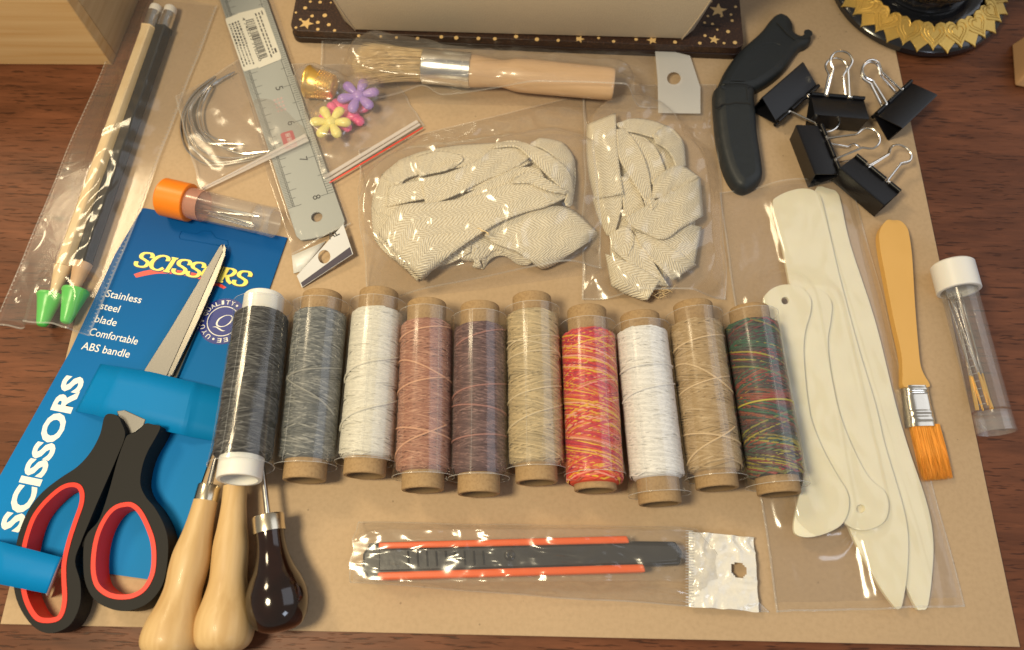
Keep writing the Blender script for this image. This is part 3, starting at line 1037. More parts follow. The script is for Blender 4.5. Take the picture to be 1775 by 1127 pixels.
def solid_col(c, j=.12, seed=0):
    rg = random.Random(seed)
    tab = [1 + rg.uniform(-j, j) for _ in range(997)]
    def f(s, p):
        k = tab[(int(s / 9) + p * 31) % 997] * (1 + .10 * math.sin(p * 7.3))
        return (c[0] * k, c[1] * k, c[2] * k)
    return f
def waxed(c, c2, seed=0):
    rg = random.Random(seed)
    tab = [rg.random() ** 3 for _ in range(1997)]
    def f(s, p):
        k = tab[(int(s / 2.2) + p * 57) % 1997]
        return tuple(a + (b - a) * k for a, b in zip(c, c2))
    return f
def variegated(cols, period):
    def f(s, p):
        t = (s / period) % len(cols)
        i = int(t); u = t - i
        u = u * u * (3 - 2 * u)
        a, b = cols[i], cols[(i + 1) % len(cols)]
        return tuple(x + (y - x) * u for x, y in zip(a, b))
    return f
RC, RT, RS = 9.1, 11.5, 12.7
def spool(label, top, bot, t0, t1, zt, zb, colf, base, core=None, core_in=None, sleeve=(0, 0), amp=.3, thr=.34, tp=4, passes=62, seed=0, loose=None, rt=RT, sleeve_r=RS, rim=True, loose_col=None, xcol=None):
    A, B = W(*top, zt), W(*bot, zb)
    L = (B - A).length
    M = frame(A, B - A)
    def fx(py):                              # axial station whose centre sits at photo row py
        lo, hi = -30.0, L + 30
        for _ in range(40):
            m = (lo + hi) / 2
            q = M @ V((m, 0, rt))
            d = CR.transposed() @ (q - V((0, 0, H)))
            yy = CY - F * d.y / -d.z
            if yy < py: lo = m
            else: hi = m
        return (lo + hi) / 2
    x0, x1 = fx(t0), fx(t1)
    s0, s1 = x0 + sleeve[0], x1 + sleeve[1]
    T = Thing('thread_spool', label, 'thread spool', V(((A + B) / 2).xy.to_tuple() + (0,)), 'spools of waxed thread in a row')
    core = core or M_kraft_core
    co_ = T.part('core_tube', MB().lathe([(-1, RC - 1.6), (-1, RC - .3), (-.6, RC), (L + .6, RC), (L + 1, RC - .3), (L + 1, RC - 1.6)], 40, M, caps=False), core)
    T.part('core_lining', MB().lathe([(L + 1, RC - 1.6), (L - 30, RC - 1.8), (L - 30, .1)][::-1], 32, M, caps=False), core_in or M_core_in, parent=co_)
    T.part('core_lining', MB().lathe([(-1, RC - 1.6), (30, RC - 1.8), (30, .1)], 32, M, caps=False), core_in or M_core_in, parent=co_)
    mbu = MB().lathe([(x0, RC - .1), (x0 + .5, rt - 1.3), (x0 + 3, rt - .4), (x1 - 3, rt - .4), (x1 - .5, rt - 1.3), (x1, RC - .1)], 40, M, caps=False)
    T.part('thread_underlayer', mbu, base)
    mbt = MB()
    thread_mesh(mbt, M, x0 + .4, x1 - .4, rt - .15, thr, tp, passes, colf, seed, nseg=22, amp=amp)
    th = T.part('wound_thread', mbt, M_thread_v, smooth=180)
    if loose:
        mbl = MB()
        rg = random.Random(seed + 5)
        for (f0, f1, a0, a1, w) in loose:
            n = 40
            pts = []
            for i in range(n + 1):
                t = i / n
                a = a0 + (a1 - a0) * t
                x = x0 + (x1 - x0) * (f0 + (f1 - f0) * (t + w * math.sin(PI * 2 * t)))
                rr = rt + .55
                pts.append(M @ V((x, rr * math.sin(a), rr * math.cos(a))))
            mbl.tube(pts, .42, 6)
        T.part('loose_strand', mbl, loose_col or base, parent=th)
    n = 56
    rows = []
    rg = random.Random(seed)
    ph = rg.uniform(0, 6)
    for i in range(15):
        x = s0 + (s1 - s0) * i / 14
        fl = 1 + .03 * max(0, 1 - i / 1.2) + .05 * max(0, 1 - (14 - i) / 1.5)
        row = []
        for k in range(n):
            a = 2 * PI * k / n
            rr = sleeve_r * fl * (1 + .012 * math.sin(3 * a + ph) + .006 * math.sin(8 * a + i * .15 + ph))
            row.append(M @ V((x, rr * math.cos(a), rr * math.sin(a))))
        rows.append(row)
    sl = T.part('clear_sleeve', MB().grid(rows[::-1], closed_v=True), M_sleeve, smooth=180)
    mbr = MB()
    mbr.tube(rows[0], .10, 5, closed=True)
    mbr.tube(rows[-1], .13, 5, closed=True)
    # overlap edge of the rolled film
    k = int(n * rg.uniform(.15, .35))
    mbr.tube([r[k] + (r[k] - M @ V((s0 + (s1 - s0) * i / 14, 0, 0))).normalized() * .12 for i, r in enumerate(rows)], .05, 4)
    T.part('sleeve_edge', mbr, M_rim, parent=sl)
    return T
def base_mat(n, c): return mat(n + '_thread_base', c, .7, bump=(600, .6, .4))
z = 13.0
spool('black waxed thread on a white plastic core, leftmost spool resting on the awls', (458, 519), (415, 828), 526, 780, 16, 25,
      waxed((.006, .006, .008), (.15, .15, .15), 1), base_mat('black', (.008, .008, .010)), M_white_core, M_white_core, (-5, 3.5), seed=1, thr=.33, rt=11.7)
spool('mid grey thread spool between the black spool and the cream white spool', (559, 516), (528, 829), 528, 790, z, z,
      waxed((.095, .105, .115), (.36, .36, .35), 2), base_mat('grey', (.15, .16, .17)), sleeve=(-4, 2.5), seed=2, loose=[(.45, .72, -1.3, 1.2, .02), (.5, .4, -1.4, 1.4, .05)], thr=.40, loose_col=base_mat('pale grey', (.30, .30, .29)))
spool('cream white thread spool between the mid grey and the salmon spools', (657, 512), (632, 821), 526, 787, z, z,
      solid_col((.72, .69, .62), .05), base_mat('cream', (.70, .67, .60)), sleeve=(-4, 1.5), seed=3, tp=5, passes=56, amp=.12, loose=[(.5, .32, -1.5, 1.5, .04), (.82, .62, -1.5, 1.5, .02)], thr=.36)
spool('salmon brown thread spool with looser peach strands under its sleeve', (740, 531), (733, 846), 547, 811, z, z,
      waxed((.33, .14, .095), (.56, .30, .21), 4), base_mat('salmon', (.36, .17, .12)), sleeve=(-5, 2), seed=4,
      loose=[(.28, .42, -1.6, 1.7, -.16), (.72, .80, -1.6, 1.4, -.06), (.92, .72, -1.6, 1.0, .02), (.14, .05, -1.6, 1.2, .0), (.5, .40, -1.6, 1.2, .0)], loose_col=base_mat('peach', (.66, .36, .24)))
spool('dark plum brown thread spool right of the salmon spool', (832, 536), (830, 853), 553, 815, z, z,
      waxed((.095, .045, .050), (.30, .17, .16), 5), base_mat('plum', (.12, .06, .065)), sleeve=(-4.5, 1.5), seed=5,
      loose=[(.52, .40, -1.6, 1.6, .05), (.56, .62, -1.5, 1.5, .0), (.16, .02, -1.0, 1.5, .0), (.8, .76, -1.5, 1.5, .0)], loose_col=base_mat('rose', (.36, .17, .15)))
spool('beige straw thread spool between the plum spool and the bright red spool', (922, 520), (930, 833), 530, 798, z, z,
      solid_col((.50, .39, .23), .22), base_mat('straw', (.50, .40, .25)), sleeve=(-2, 2), seed=6, tp=3.5, thr=.42, passes=64,
      loose=[(.25, .17, -1.5, 1.5, .0), (.34, .28, -1.5, 1.5, .04), (.62, .50, -1.5, 1.5, 0), (.8, .62, -1.5, 1.5, 0), (.2, .3, -1.5, 1.5, 0)], loose_col=base_mat('straw light', (.66, .54, .36)))
spool('bright red, orange and yellow variegated thread spool in mid row', (1017, 542), (1032, 847), 563, 832, z, z,
      variegated([(.62, .030, .030), (.56, .022, .05), (.76, .42, .035), (.74, .40, .04), (.36, .012, .06), (.66, .07, .045), (.80, .38, .28), (.62, .03, .04), (.42, .015, .07), (.70, .15, .04)], 74), base_mat('red', (.70, .08, .04)), sleeve=(-4, -4), seed=7, thr=.46, tp=2.7, passes=84, rt=11.9)
spool('pure white thread spool between the bright red and the tan spools', (1109, 552), (1144, 870), 560, 823, z, z,
      solid_col((.80, .79, .80), .04), base_mat('white', (.80, .79, .80)), sleeve=(-2, 6.5), seed=8, thr=.36, tp=5, passes=56, amp=.12, loose=[(.5, .38, -1.5, 1.5, .03), (.3, .27, -1.5, 1.5, .0)])
spool('golden tan thread spool with a loose pale strand curling down it', (1201, 533), (1243, 843), 547, 811, z, z,
      waxed((.40, .27, .135), (.58, .43, .26), 9), base_mat('tan', (.46, .32, .17)), sleeve=(-4.5, 2.5), seed=9, thr=.40,
      loose=[(.30, .50, -1.6, 1.6, -.17), (.76, .84, -1.5, 1.5, -.06), (.95, .74, -1.5, .8, .02), (.2, .1, -1.5, 1.5, 0), (.5, .4, -1.4, 1, 0)], loose_col=base_mat('pale tan', (.70, .52, .32)))
spool('dark multicoloured thread spool of green, red and yellow, rightmost of the row', (1298, 540), (1350, 853), 546, 820, z + .6, z + .6,
      variegated([(.04, .05, .05), (.07, .035, .05), (.03, .13, .08), (.05, .045, .05), (.32, .04, .045), (.05, .04, .05), (.05, .12, .09), (.35, .30, .05), (.06, .04, .06), (.28, .08, .05)], 66), base_mat('dark', (.05, .045, .05)), sleeve=(-4, 3.5), seed=10, tp=3.4, passes=56, thr=.5,
      loose=[(.56, .55, -1.5, 1.5, .02)], loose_col=base_mat('lime', (.55, .48, .08)))

# ------------------------------------------------------------------ awls
def awl(label, pts_axis, prof, fer, shaft, wood, ferm, zc, zt, group='awls at the lower left', shaft_r=1.3):
    """axis from ferrule end (photo point) to butt end; prof = (fraction, radius)"""
    A, B = W(*pts_axis[0], zt), W(*pts_axis[1], zc)
    L = (B - A).length
    M = frame(A, B - A)
    T = Thing('awl', label, 'awl', V((B.x, B.y, 0)), group)
    P = catmull([(f * L, r, 0) for f, r in prof], 6)
    T.part('wooden_handle', MB().lathe([(p.x, max(.05, p.y)) for p in P], 48, M), wood, smooth=60)
    if fer:
        T.part('ferrule', MB().lathe([(-fer[0], fer[1] - .8), (-fer[0], fer[1]), (-fer[0] + .6, fer[1] + .25), (.2, fer[1] + .35), (1.2, fer[1] + .3), (1.2, fer[1] - .6)], 40, M), ferm)
    if shaft:
        mb = MB(); m = shaft
        mb.tube([M @ V((-fer[0] + .5, 0, 0)), M @ V((-fer[0] - m * .6, 0, 0)), M @ V((-fer[0] - m, 0, 0))], [shaft_r, shaft_r * .9, shaft_r * .3], 12)
        T.part('steel_spike', mb, M_steel)
    return T
awl('left wooden awl with a split steel shaft, reaching below the frame', ((357, 866), (288, 1142)),
    [(0, 4.9), (.12, 5.3), (.24, 6.2), (.36, 7.6), (.46, 7.8), (.58, 7.5), (.68, 8.6), (.80, 10.9), (.90, 11.6), (.965, 9.8), (1, 5.5), (1.004, .1)], (6.2, 4.6), 16, M_awlwood, M_brass, 11.8, 10.5)
awl('middle wooden awl whose handle comes out from under the white spool core', ((408, 843), (386, 1132)),
    [(0, 5.0), (.12, 5.2), (.25, 6.0), (.37, 7.1), (.47, 7.3), (.58, 7.5), (.68, 9.0), (.80, 11.4), (.90, 11.5), (.965, 9.6), (1, 5.5), (1.004, .1)], (1.6, 4.3), 22, M_awlwood, M_brass, 11.6, 9.0)
awl('short dark lacquered awl with a bulb handle and thin steel spike', ((467, 918), (487, 1096)),
    [(0, 6.0), (.12, 5.9), (.25, 6.6), (.38, 8.2), (.50, 10.4), (.62, 12.0), (.74, 12.3), (.86, 11.2), (.95, 8.6), (.99, 5.0), (1.0, .1)], (5.8, 6.3), 38, M_awldark, M_brass, 12.6, 12.5, shaft_r=1.25)
# flat second prong beside the left awl's spike
# ------------------------------------------------------------------ pencils and green caps
def pencil(label, a, b, paint, tipc, z, tiplen, r=3.7):
    A, B = W(*a, z), W(*b, z)
    L = (B - A).length
    M = frame(A, B - A)
    T = Thing('pencil', label, 'pencil', V((*((A + B) / 2).xy, 0)))
    T.part('eraser', MB().lathe([(0, 2.6), (.6, 3.2), (1.4, 3.4), (5, 3.4)], 20, M), M_eraser)
    T.part('ferrule', MB().lathe([(4.8, 3.5), (6, 3.7), (7, 3.5), (8, 3.75), (9, 3.5), (13, 3.7), (14.5, 3.5), (15.5, 3.75), (16.5, 3.6)], 24, M), M_ferrule)
    T.part('body', MB().lathe([(16.4, r), (L - tiplen, r)], 6, M), paint, smooth=20, bevel=.5)
    T.part('sharpened_tip', MB().lathe([(L - tiplen + .01, r * .97), (L - 2, .9), (L, .3)], 16, M), tipc)
    return T
pencil('bare pale wood pencil in the clear bag at the left', (272, 11), (84, 535), M_natural, M_natural, 4.4, 22, 4.2)
pencil('black painted pencil beside the bare one in the clear bag', (297, 13), (117, 535), M_black_paint, mat('sharpened_wood', (.60, .38, .22), .6), 4.8, 24, 4.6)
def cap(label, a, b, r0, r1):
    A, B = W(*a, 6), W(*b, 6)
    M = frame(A, B - A); L = (B - A).length
    T = Thing('cone_cap', label, 'cone cap', V((*((A + B) / 2).xy, 0)), 'green cone caps on the pencil points')
    T.part('cap_body', MB().lathe([(1.5, r0 - 1), (0, r0 - .7), (0, r0), (1.2, r0 + .15), (2, r0 - .35), (L * .5, (r0 + r1) / 2 - .2), (L - 1.5, r1), (L - .4, r1 * .75), (L, r1 * .3), (L + .05, .05)], 32, M, caps=False), M_green)
cap('left green cone cap, on the tip of the bare wood pencil', (88, 511), (72, 566), 5.7, 2.6)
cap('right green cone cap, on the tip of the black pencil', (132, 503), (113, 561), 6.0, 2.6)

# ------------------------------------------------------------------ needle tubes
def tube_needles(label, cap_a, cap_b, end, z, rcap, rt, capm, nn, gold, tint=None, zb_=0, nlab='', ngrp='', cname='', seed=1, grad=False):
    A, B, E = W(*cap_a, z), W(*cap_b, z), W(*end, z)
    M = frame(A, E - A); LC = (B - A).length; L = (E - A).length
    T = Thing('needle_tube', label, 'needle tube', V((*((A + E) / 2).xy, zb_)))
    cp = [(.0, rcap * .6), (.0, rcap - .8), (.8, rcap), (LC - .3, rcap), (LC, rcap - .4), (LC, rt + .1)]
    T.part('screw_cap', MB().lathe([(0, .05)] + cp, 48, M, caps=False), capm)
    if tint: T.part('tinted_thread_neck', MB().lathe([(LC, rt + .25), (LC + 7, rt + .25)], 40, M, caps=False), tint)
    T.part('clear_tube', MB().lathe([(LC - 2, rt), (L - 10, rt * .97), (L - 9.8, rt * .7), (L - 9.5, .2), (L - 9.4, .2), (L - 9.1, rt * .7), (L - 9, rt * .97), (L, rt * 1.0), (L, rt - .7), (L - 8, rt - .9)], 40, M, caps=False), M_tube)
    if grad:
        mb = MB()
        for i in range(16):
            x = LC + 4 + (L - LC - 16) * i / 15
            w = .42 if i % 5 == 0 else .25
            mb.tube([M @ V((x, (rt + .05) * math.sin(a), (rt + .05) * math.cos(a))) for a in [(grad * (.75 + w * k / 6)) for k in range(7)]], .14, 4)
        T.part('graduation_marks', mb, M_rim)
    rg = random.Random(seed)
    for i in range(nn):
        y0, y1 = rg.uniform(-.55, .55) * rt, rg.uniform(-.6, .6) * rt
        zz0 = -rt * .78 + rg.uniform(0, 2.2); zz1 = -rt * .75 + rg.uniform(0, 1.6)
        x0 = LC - 2 + rg.uniform(0, 1); x1 = L - 11 - rg.uniform(0, 3)
        p0, p1 = M @ V((x0, y0, zz0)), M @ V((x1, y1, zz1))
        q = Thing('sewing_needle', nlab, 'needle', V((*((p0 + p1) / 2).xy, zb_)), ngrp)
        m1 = p0.lerp(p1, .72)
        q.part('needle_shaft', MB().tube([p0, p0.lerp(p1, .1), m1], [.12, .42, .45], 8), M_wire)
        q.part('needle_eye', MB().tube([m1, p0.lerp(p1, .9), p1], [.45, .55, .4], 8), M_gold if gold else M_wire)
    return T
tube_needles('orange capped clear tube of needles lying above the blue card', (283, 341), (330, 352), (476, 386), 9.6, 9.6, 7.6, M_orange, 7, False, M_tubeorange,
             nlab='steel needle inside the orange capped tube', ngrp='needles in the orange capped tube', seed=2)
tube_needles('white capped clear tube of gold eyed needles at the right edge', (1650, 458), (1667, 505), (1728, 750), 8.6, 9.8, 8.0, M_whitecap, 7, True, zb_=-1.2,
             nlab='gold eyed needle inside the white capped tube', ngrp='needles in the white capped tube', seed=5, grad=-1)

# ------------------------------------------------------------------ curved needles
nc = crop(290, 100, 270 / 1268)
arcs = [[(390, 150), (200, 310), (110, 520), (140, 720), (270, 850), (430, 875), (600, 850), (740, 820)],
        [(400, 170), (215, 330), (130, 520), (175, 700), (320, 830), (500, 850), (700, 810), (870, 757)],
        [(480, 155), (250, 310), (160, 500), (200, 680), (350, 790), (520, 818), (680, 800), (820, 770)],
        [(550, 115), (340, 240), (250, 420), (280, 600), (400, 710), (580, 778), (740, 770), (880, 755)],
        [(370, 220), (280, 420), (300, 590), (390, 660), (475, 675)],
        [(300, 250), (195, 420), (230, 590), (340, 680), (500, 740), (612, 725)],
        [(330, 220), (175, 420), (215, 600), (330, 690), (480, 700), (625, 705)]]
nl = ['outermost curved steel needle of the bundle left of the ruler', 'second curved steel needle from outside, longest point toward the ruler', 'third curved steel needle from outside, with a flattened eye', 'long curved steel needle whose eye end reaches highest toward the ruler sticker',
      'shortest curved steel needle, innermost of the bundle', 'curved steel needle ending just below the innermost one', 'middle curved steel needle with a gold glint at its tip']
for i, (ar, lb) in enumerate(zip(arcs, nl)):
    zz = 1.0 + i * .45
    P = catmull([W(x, y, zz) for x, y in nc(ar)], 6)
    n = len(P)
    R = [.55 + .25 * (1 if k < 5 else 0) - (.45 * max(0, (k - n * .8) / (n * .2))) for k in range(n)]
    R[0] = .3
    T = Thing('curved_needle', lb, 'needle', V((*P[n // 2].xy, 0)), 'curved needles in the small zip bag')
    T.part('needle_shaft', MB().tube(P[4:], R[4:], 8), M_wire)
    T.part('needle_eye', MB().tube(P[:5], [.35, .7, .8, .75, R[4]], 8), M_wire)

# ------------------------------------------------------------------ ruler
rc = crop(260, 250, 380 / 1381)
zr = 2.6
o_ = W(446, 205, zr)                      # mid axis points
pA, pB = W(422, 0, zr), W(549, 376, zr)
rx_ = (pB - pA).normalized(); ry_ = V((-rx_.y, rx_.x, 0))    # rx along towards the rounded end, ry toward the right edge
R0 = W(549, 376, zr)
def RL(px, py):
    q = W(px, py, zr) - R0
    return q.dot(rx_), q.dot(ry_)
ha = abs(RL(512, 410)[1]); hb = abs(RL(598, 377)[1])
hw = (ha + hb) / 2
Mr = frame(R0, rx_)
endx = RL(549, 412)[0]
HW = 12.6
out = [(-170, -HW), (endx - 4.5, -HW), (endx - 1.5, -HW + 1.5), (endx - .3, -HW * .45), (endx, 0), (endx - .3, HW * .45), (endx - 1.5, HW - 1.5), (endx - 4.5, HW), (-170, HW)]
hole = [(2.8 * math.cos(2 * PI * k / 20), 2.8 * math.sin(2 * PI * k / 20)) for k in range(20)]
ruler = Thing('steel_ruler', 'silver steel ruler with inch numbers 5 to 8 and a barcode sticker', 'ruler', V((*R0.xy, 0)))
ruler.part('ruler_blade', MB().prism(out, -.9, 0, holes=[hole], M=Mr), M_ruler, bevel=.15, seg=1, smooth=0)
x8 = RL(527, 334)[0]
e8 = RL(540, 345)[0]; e5 = RL(478, 155)[0]
inch = (e8 - e5) / 3
mb = MB()
def line(x0, y0, x1, y1, w=.16, z=.05):
    if abs(x1 - x0) > abs(y1 - y0): mb.sheet([(x0, y0 - w / 2), (x1, y0 - w / 2), (x1, y0 + w / 2), (x0, y0 + w / 2)], z, Mr)
    else: mb.sheet([(x0 - w / 2, y0), (x0 + w / 2, y0), (x0 + w / 2, y1), (x0 - w / 2, y1)], z, Mr)
for i in range(7 * 16):
    x = e8 - inch * i / 16
    ln = 7.2 if i % 16 == 0 else 5.4 if i % 8 == 0 else 3.6 if i % 4 == 0 else 3.6
    if i % 4 and i > 24: ln = 2.6
    line(x, HW - ln, x, HW - .4, .27)
line(e8, HW - 3.6, e8 - 170, HW - 3.6, .28, .056)
for i in range(160):
    x = e8 + 1.2 - i
    ln = 7.4 if i % 10 == 0 else 5.6 if i % 5 == 0 else 3.7
    line(x, -HW + .4, x, -HW + ln, .27)
for y in (2.9, 3.7): line(e8 + 1.2, -HW + y, e8 - 158, -HW + y, .24, .056)
ruler.part('scale_marks', mb, M_print_grey, smooth=0)
mb = MB()
for k, ch in enumerate('5678'):
    xx = e5 + inch * k
    c = R0 + rx_ * (xx - 1.4) + ry_ * (1.2)
    put_text(mb, ch, c, c + rx_ * 2.6, zr + .06, height=4.2, bold=0)
ruler.part('inch_numbers', mb, M_print_black, smooth=0)
# mark line near 8 hole, red logo and faint red characters
x, y = RL(501, 241)
lg = ruler.part('red_logo', MB().prism(rrect(x - 5, x + 6, y - 3.6, y + 3.2, 1.2), 0.02, .05, M=Mr), M_red_print, smooth=0)
mb = MB()
for q, (dx, dy) in enumerate(((-3.4, 0), (-.4, 0), (2.6, 0))):
    c = R0 + rx_ * (x + dx) + ry_ * (y - 1.4)
    for bx0, by0, bx1, by1 in ((-.2, .2, .3, 2.8), (.7, .2, 1.2, 2.8), (-.2, 1.2, 2.0, 1.6), (1.6, .2, 2.0, 2.8)):
        mb.sheet([(c + rx_ * a + ry_ * b2)[:2] for a, b2 in ((bx0, by0), (bx1, by0), (bx1, by1), (bx0, by1))], zr + .08 + q * .003 + by0 * .001 + bx0 * .002)
ruler.part('logo_characters', mb, mat('pink_white_print', (.75, .6, .6), .5), parent=lg, smooth=0)
x, y = RL(487, 182)
mb = MB()
for q in range(4):
    for r_ in range(3):
        xx, yy = x - 5 + q * 2.6, y - 2.6 + r_ * 1.9
        mb.sheet([(xx, yy), (xx + 1.7, yy), (xx + 1.7, yy + .35), (xx, yy + .35)], .04, Mr)
        mb.sheet([(xx + .6, yy - .6), (xx + .9, yy - .6), (xx + .9, yy + 1.1), (xx + .6, yy + 1.1)], .045, Mr)
ruler.part('small_red_characters', mb, M_pink_print, smooth=0)
# stickers
def quadmap(pts, z):
    Q = [W(*p, z) for p in pts]
    return lambda u, v: (Q[0] * (1 - u) + Q[1] * u) * (1 - v) + (Q[3] * (1 - u) + Q[2] * u) * v
def rq(qm, r=.06, z=0):
    return [(qm(*p) + V((0, 0, z)))[:2] for p in rrect(0, 1, 0, 1, r)]
M_sticker = mat('white_sticker', (.80, .78, .70), .5)
stk = [((390, 33), (412, 24), (447, 117), (422, 124)), ((409, 24), (457, 12), (489, 102), (447, 119))]
for k, q in enumerate(stk):
    zz = zr + .12 + k * .12
    qm = quadmap(q, zz)
    s_ = ruler.part('price_sticker', MB().prism(rq(qm, .07), zz - .1, zz), M_sticker, smooth=0)
    mb = MB()
    rg = random.Random(4 + k)
    def bar(u0, u1, v0, v1, dz=.05):
        P = [qm(u0, v0), qm(u1, v0), qm(u1, v1), qm(u0, v1)]
        mb.sheet([p[:2] for p in P], zz + dz)
    def txt(s, u, v0, v1, hh=1.5):
        put_text(mb, s, qm(u, v0), qm(u, v1), zz + .06, height=hh, bold=.01)
    if k == 1:
        v = .16
        while v < .88:
            w = rg.choice((.006, .010, .016, .022))
            bar(.22, .52, v, v + w)
            v += w + rg.choice((.007, .012, .018))
        txt('4 745217 710200', .14, .10, .90, 1.6)
        M_lbl = M_print_black
        for u in (.62, .74):
            v = .08
            while v < .86:
                w = rg.uniform(.02, .07); bar(u, u + .05, v, v + w); v += w + .02
        bar(.86, .90, .06, .14); bar(.84, .91, .78, .86)
    else:
        for u in (.12, .34, .56, .78):
            v = .12
            while v < .9:
                w = rg.uniform(.01, .05); bar(u, u + (.13 if v < .55 else .08), v, v + w); v += w + .018
    ruler.part('barcode' if k else 'sticker_print', mb, M_print_black, parent=s_, smooth=0)
# header card below the ruler's sleeve
hd = Thing('header_card', 'small folded white hang card with navy stripe below the ruler end', 'card', W(562, 447, 0))
def fold(pts): return [W(*p) for p in pts]
hcq = crop(260, 250, 380 / 1381)
back = [W(x, y, .8) for x, y in hcq([(893, 700), (900, 640), (1210, 520), (1235, 500), (1240, 560), (960, 905), (905, 815)])]
hd.part('clear_flap', MB().sheet([W(x, y, .8)[:2] for x, y in hcq([(893, 702), (1040, 640), (1110, 610), (955, 800), (905, 815)])], .8), M_header, solid=.3)
front = [W(*p) for p in [(x, y, z) for (x, y), z in zip(hcq([(1218, 505), (1280, 692), (958, 905), (925, 830)]), (5.5, 5.0, 1.2, 1.4))]]
hl = [W(x, y, 3.4) for x, y in hcq([(1098 + 40 * math.cos(t) , 710 + 42 * math.sin(t)) for t in [2 * PI * k / 20 for k in range(20)]])]
# planar triangle-ish flap with a punched hole
def plane_z(p, a=front):
    n = (a[1] - a[0]).cross(a[3] - a[0]); return a[0].z - (n.x * (p[0] - a[0].x) + n.y * (p[1] - a[0].y)) / n.z
mb = MB().sheet([p[:2] for p in front], 0, holes=[[h[:2] for h in hl]])
mb.v = [V((v.x, v.y, plane_z(v))) for v in mb.v]
hd.part('white_flap', mb, mat('satin_white_card', (.60, .60, .62), .35), solid=.3, smooth=0)
st = [front[1], front[2], front[2].lerp(front[3], .34), front[1].lerp(front[0], .24)]
st = [p.lerp((front[0] + front[1] + front[2] + front[3]) / 4, .03) for p in st]
mb = MB().sheet([p[:2] for p in st], 0); mb.v = [V((v.x, v.y, plane_z(v) + .28)) for v in mb.v]
hd.part('navy_stripe', mb, M_navy, smooth=0)
a, b2 = W(*hcq([(1130, 600)])[0], 4.6), W(*hcq([(1196, 568)])[0], 5.2)
mb = MB(); put_text(mb, 'AL', a, b2, 0, height=3.6, bold=.01); mb.v = [V((v.x, v.y, plane_z(v) + .3)) for v in mb.v]
hd.part('card_lettering', mb, M_print_black, smooth=0)

# ------------------------------------------------------------------ thimble and flower threaders
A, B = W(536, 142, 8), W(580, 152, 8)
M = frame(A, B - A); L = (B - A).length
T = Thing('thimble', 'gold coloured dimpled thimble lying in the small zip bag', 'thimble', V((*((A + B) / 2).xy, 0)))
T.part('thimble_shell', MB().lathe([(1.2, 7.4), (-.3, 8.1), (-.8, 8.6), (-.2, 9.0), (.8, 8.8), (1.3, 8.3), (3, 8.1), (L - 1.5, 6.3), (L - .3, 5.6), (L + .3, 4), (L + .4, .05)], 40, M, caps=False), M_gold, smooth=60)
mb = MB()
for i in range(6):
    x = L * (.45 + .095 * i); r_ = 8.1 + (6.3 - 8.1) * (x - 3) / (L - 4.5)
    for k in range(22):
        a = 2 * PI * (k + .5 * (i % 2)) / 22
        mb.ball((0, 0, 0), .35, .55, .55, 6, 4, M @ Matrix.Translation((x, r_ * math.cos(a), r_ * math.sin(a))))
T.part('knurling', mb, M_gold)
def flower(label, cx_, cy_, z, rpx, rot, m, np_=6):
    c = W(cx_, cy_, z); r = (W(cx_ + rpx, cy_, z) - c).length
    T = Thing('flower_bead', label, 'flower bead', V((c.x, c.y, z - 2.4 if z > 4 else 0)), 'plastic flowers in the small zip bag')
    T.part('flower_centre', MB().ball(c, r * .30, r * .30, 2.4, 20, 10), m)
    for k in range(np_):
        a = rot + 2 * PI * k / np_
        rows = []
        for i in range(13):
            t = i / 12
            x = r * (.18 + .82 * t)
            w = r * .245 * math.sqrt(max(0, 1 - ((t - .66) / .345) ** 2)) if t > .66 else r * (.12 + .125 * math.sin(t / .66 * PI / 2))
            w = max(w, .02); h = w * .78
            rows.append([c + V((math.cos(a) * x - math.sin(a) * w * math.cos(q), math.sin(a) * x + math.cos(a) * w * math.cos(q), h * math.sin(q) + .3 * math.sin(t * PI))) for q in [2 * PI * j / 14 for j in range(14)]])
        T.part('petal', MB().grid(rows, closed_v=True), m, smooth=180)
flower('hot pink plastic flower half hidden under the purple one', 603, 195, 2.6, 38, .35, M_flower_k)
flower('hot pink plastic flower mostly hidden under the yellow one', 588, 203, 3.4, 36, .1, M_flower_k)
flower('purple plastic flower with six petals beside the thimble', 621, 166, 8.0, 37, .28, M_flower_p)
flower('pale yellow plastic flower with six petals below the thimble', 573, 212, 8.6, 36, .55 - .55, M_flower_y)
# ------------------------------------------------------------------ big round brush
zb = 10.5
A, B = W(811, 122, zb), W(1064, 146, zb)
M = frame(A, B - A); L = (B - A).length
brush = Thing('round_brush', 'thick round bristle brush with pale wooden handle in a clear bag', 'brush', V((*((A + B) / 2).xy, 0)))
pf = catmull([(0, 8.9, 0), (L * .06, 8.7, 0), (L * .18, 7.5, 0), (L * .25, 7.5, 0), (L * .36, 9.0, 0), (L * .6, 9.0, 0), (L * .9, 8.8, 0), (L * .985, 8.5, 0), (L, 7.6, 0)], 5)
brush.part('wooden_handle', MB().lathe([(p.x, p.y) for p in pf] + [(L + .01, .05)], 48, M, sy=.95), M_handle, smooth=50)
FL = (W(733, 118, zb) - A).length
brush.part('metal_ferrule', MB().lathe([(-FL, 8.2), (-FL, 8.9), (-FL + .5, 9.1), (-FL * .5, 9.0), (-3.2, 9.2), (-3, 8.8), (-2.4, 8.8), (-2.2, 9.2), (1.5, 9.25), (1.6, 8.6)], 48, M, caps=False), mat('bright_zinc_ferrule', (.85, .85, .86), .24, 1, bump=(160, .15, .3)))
mb = MB(); rg = random.Random(11)
BL = 37
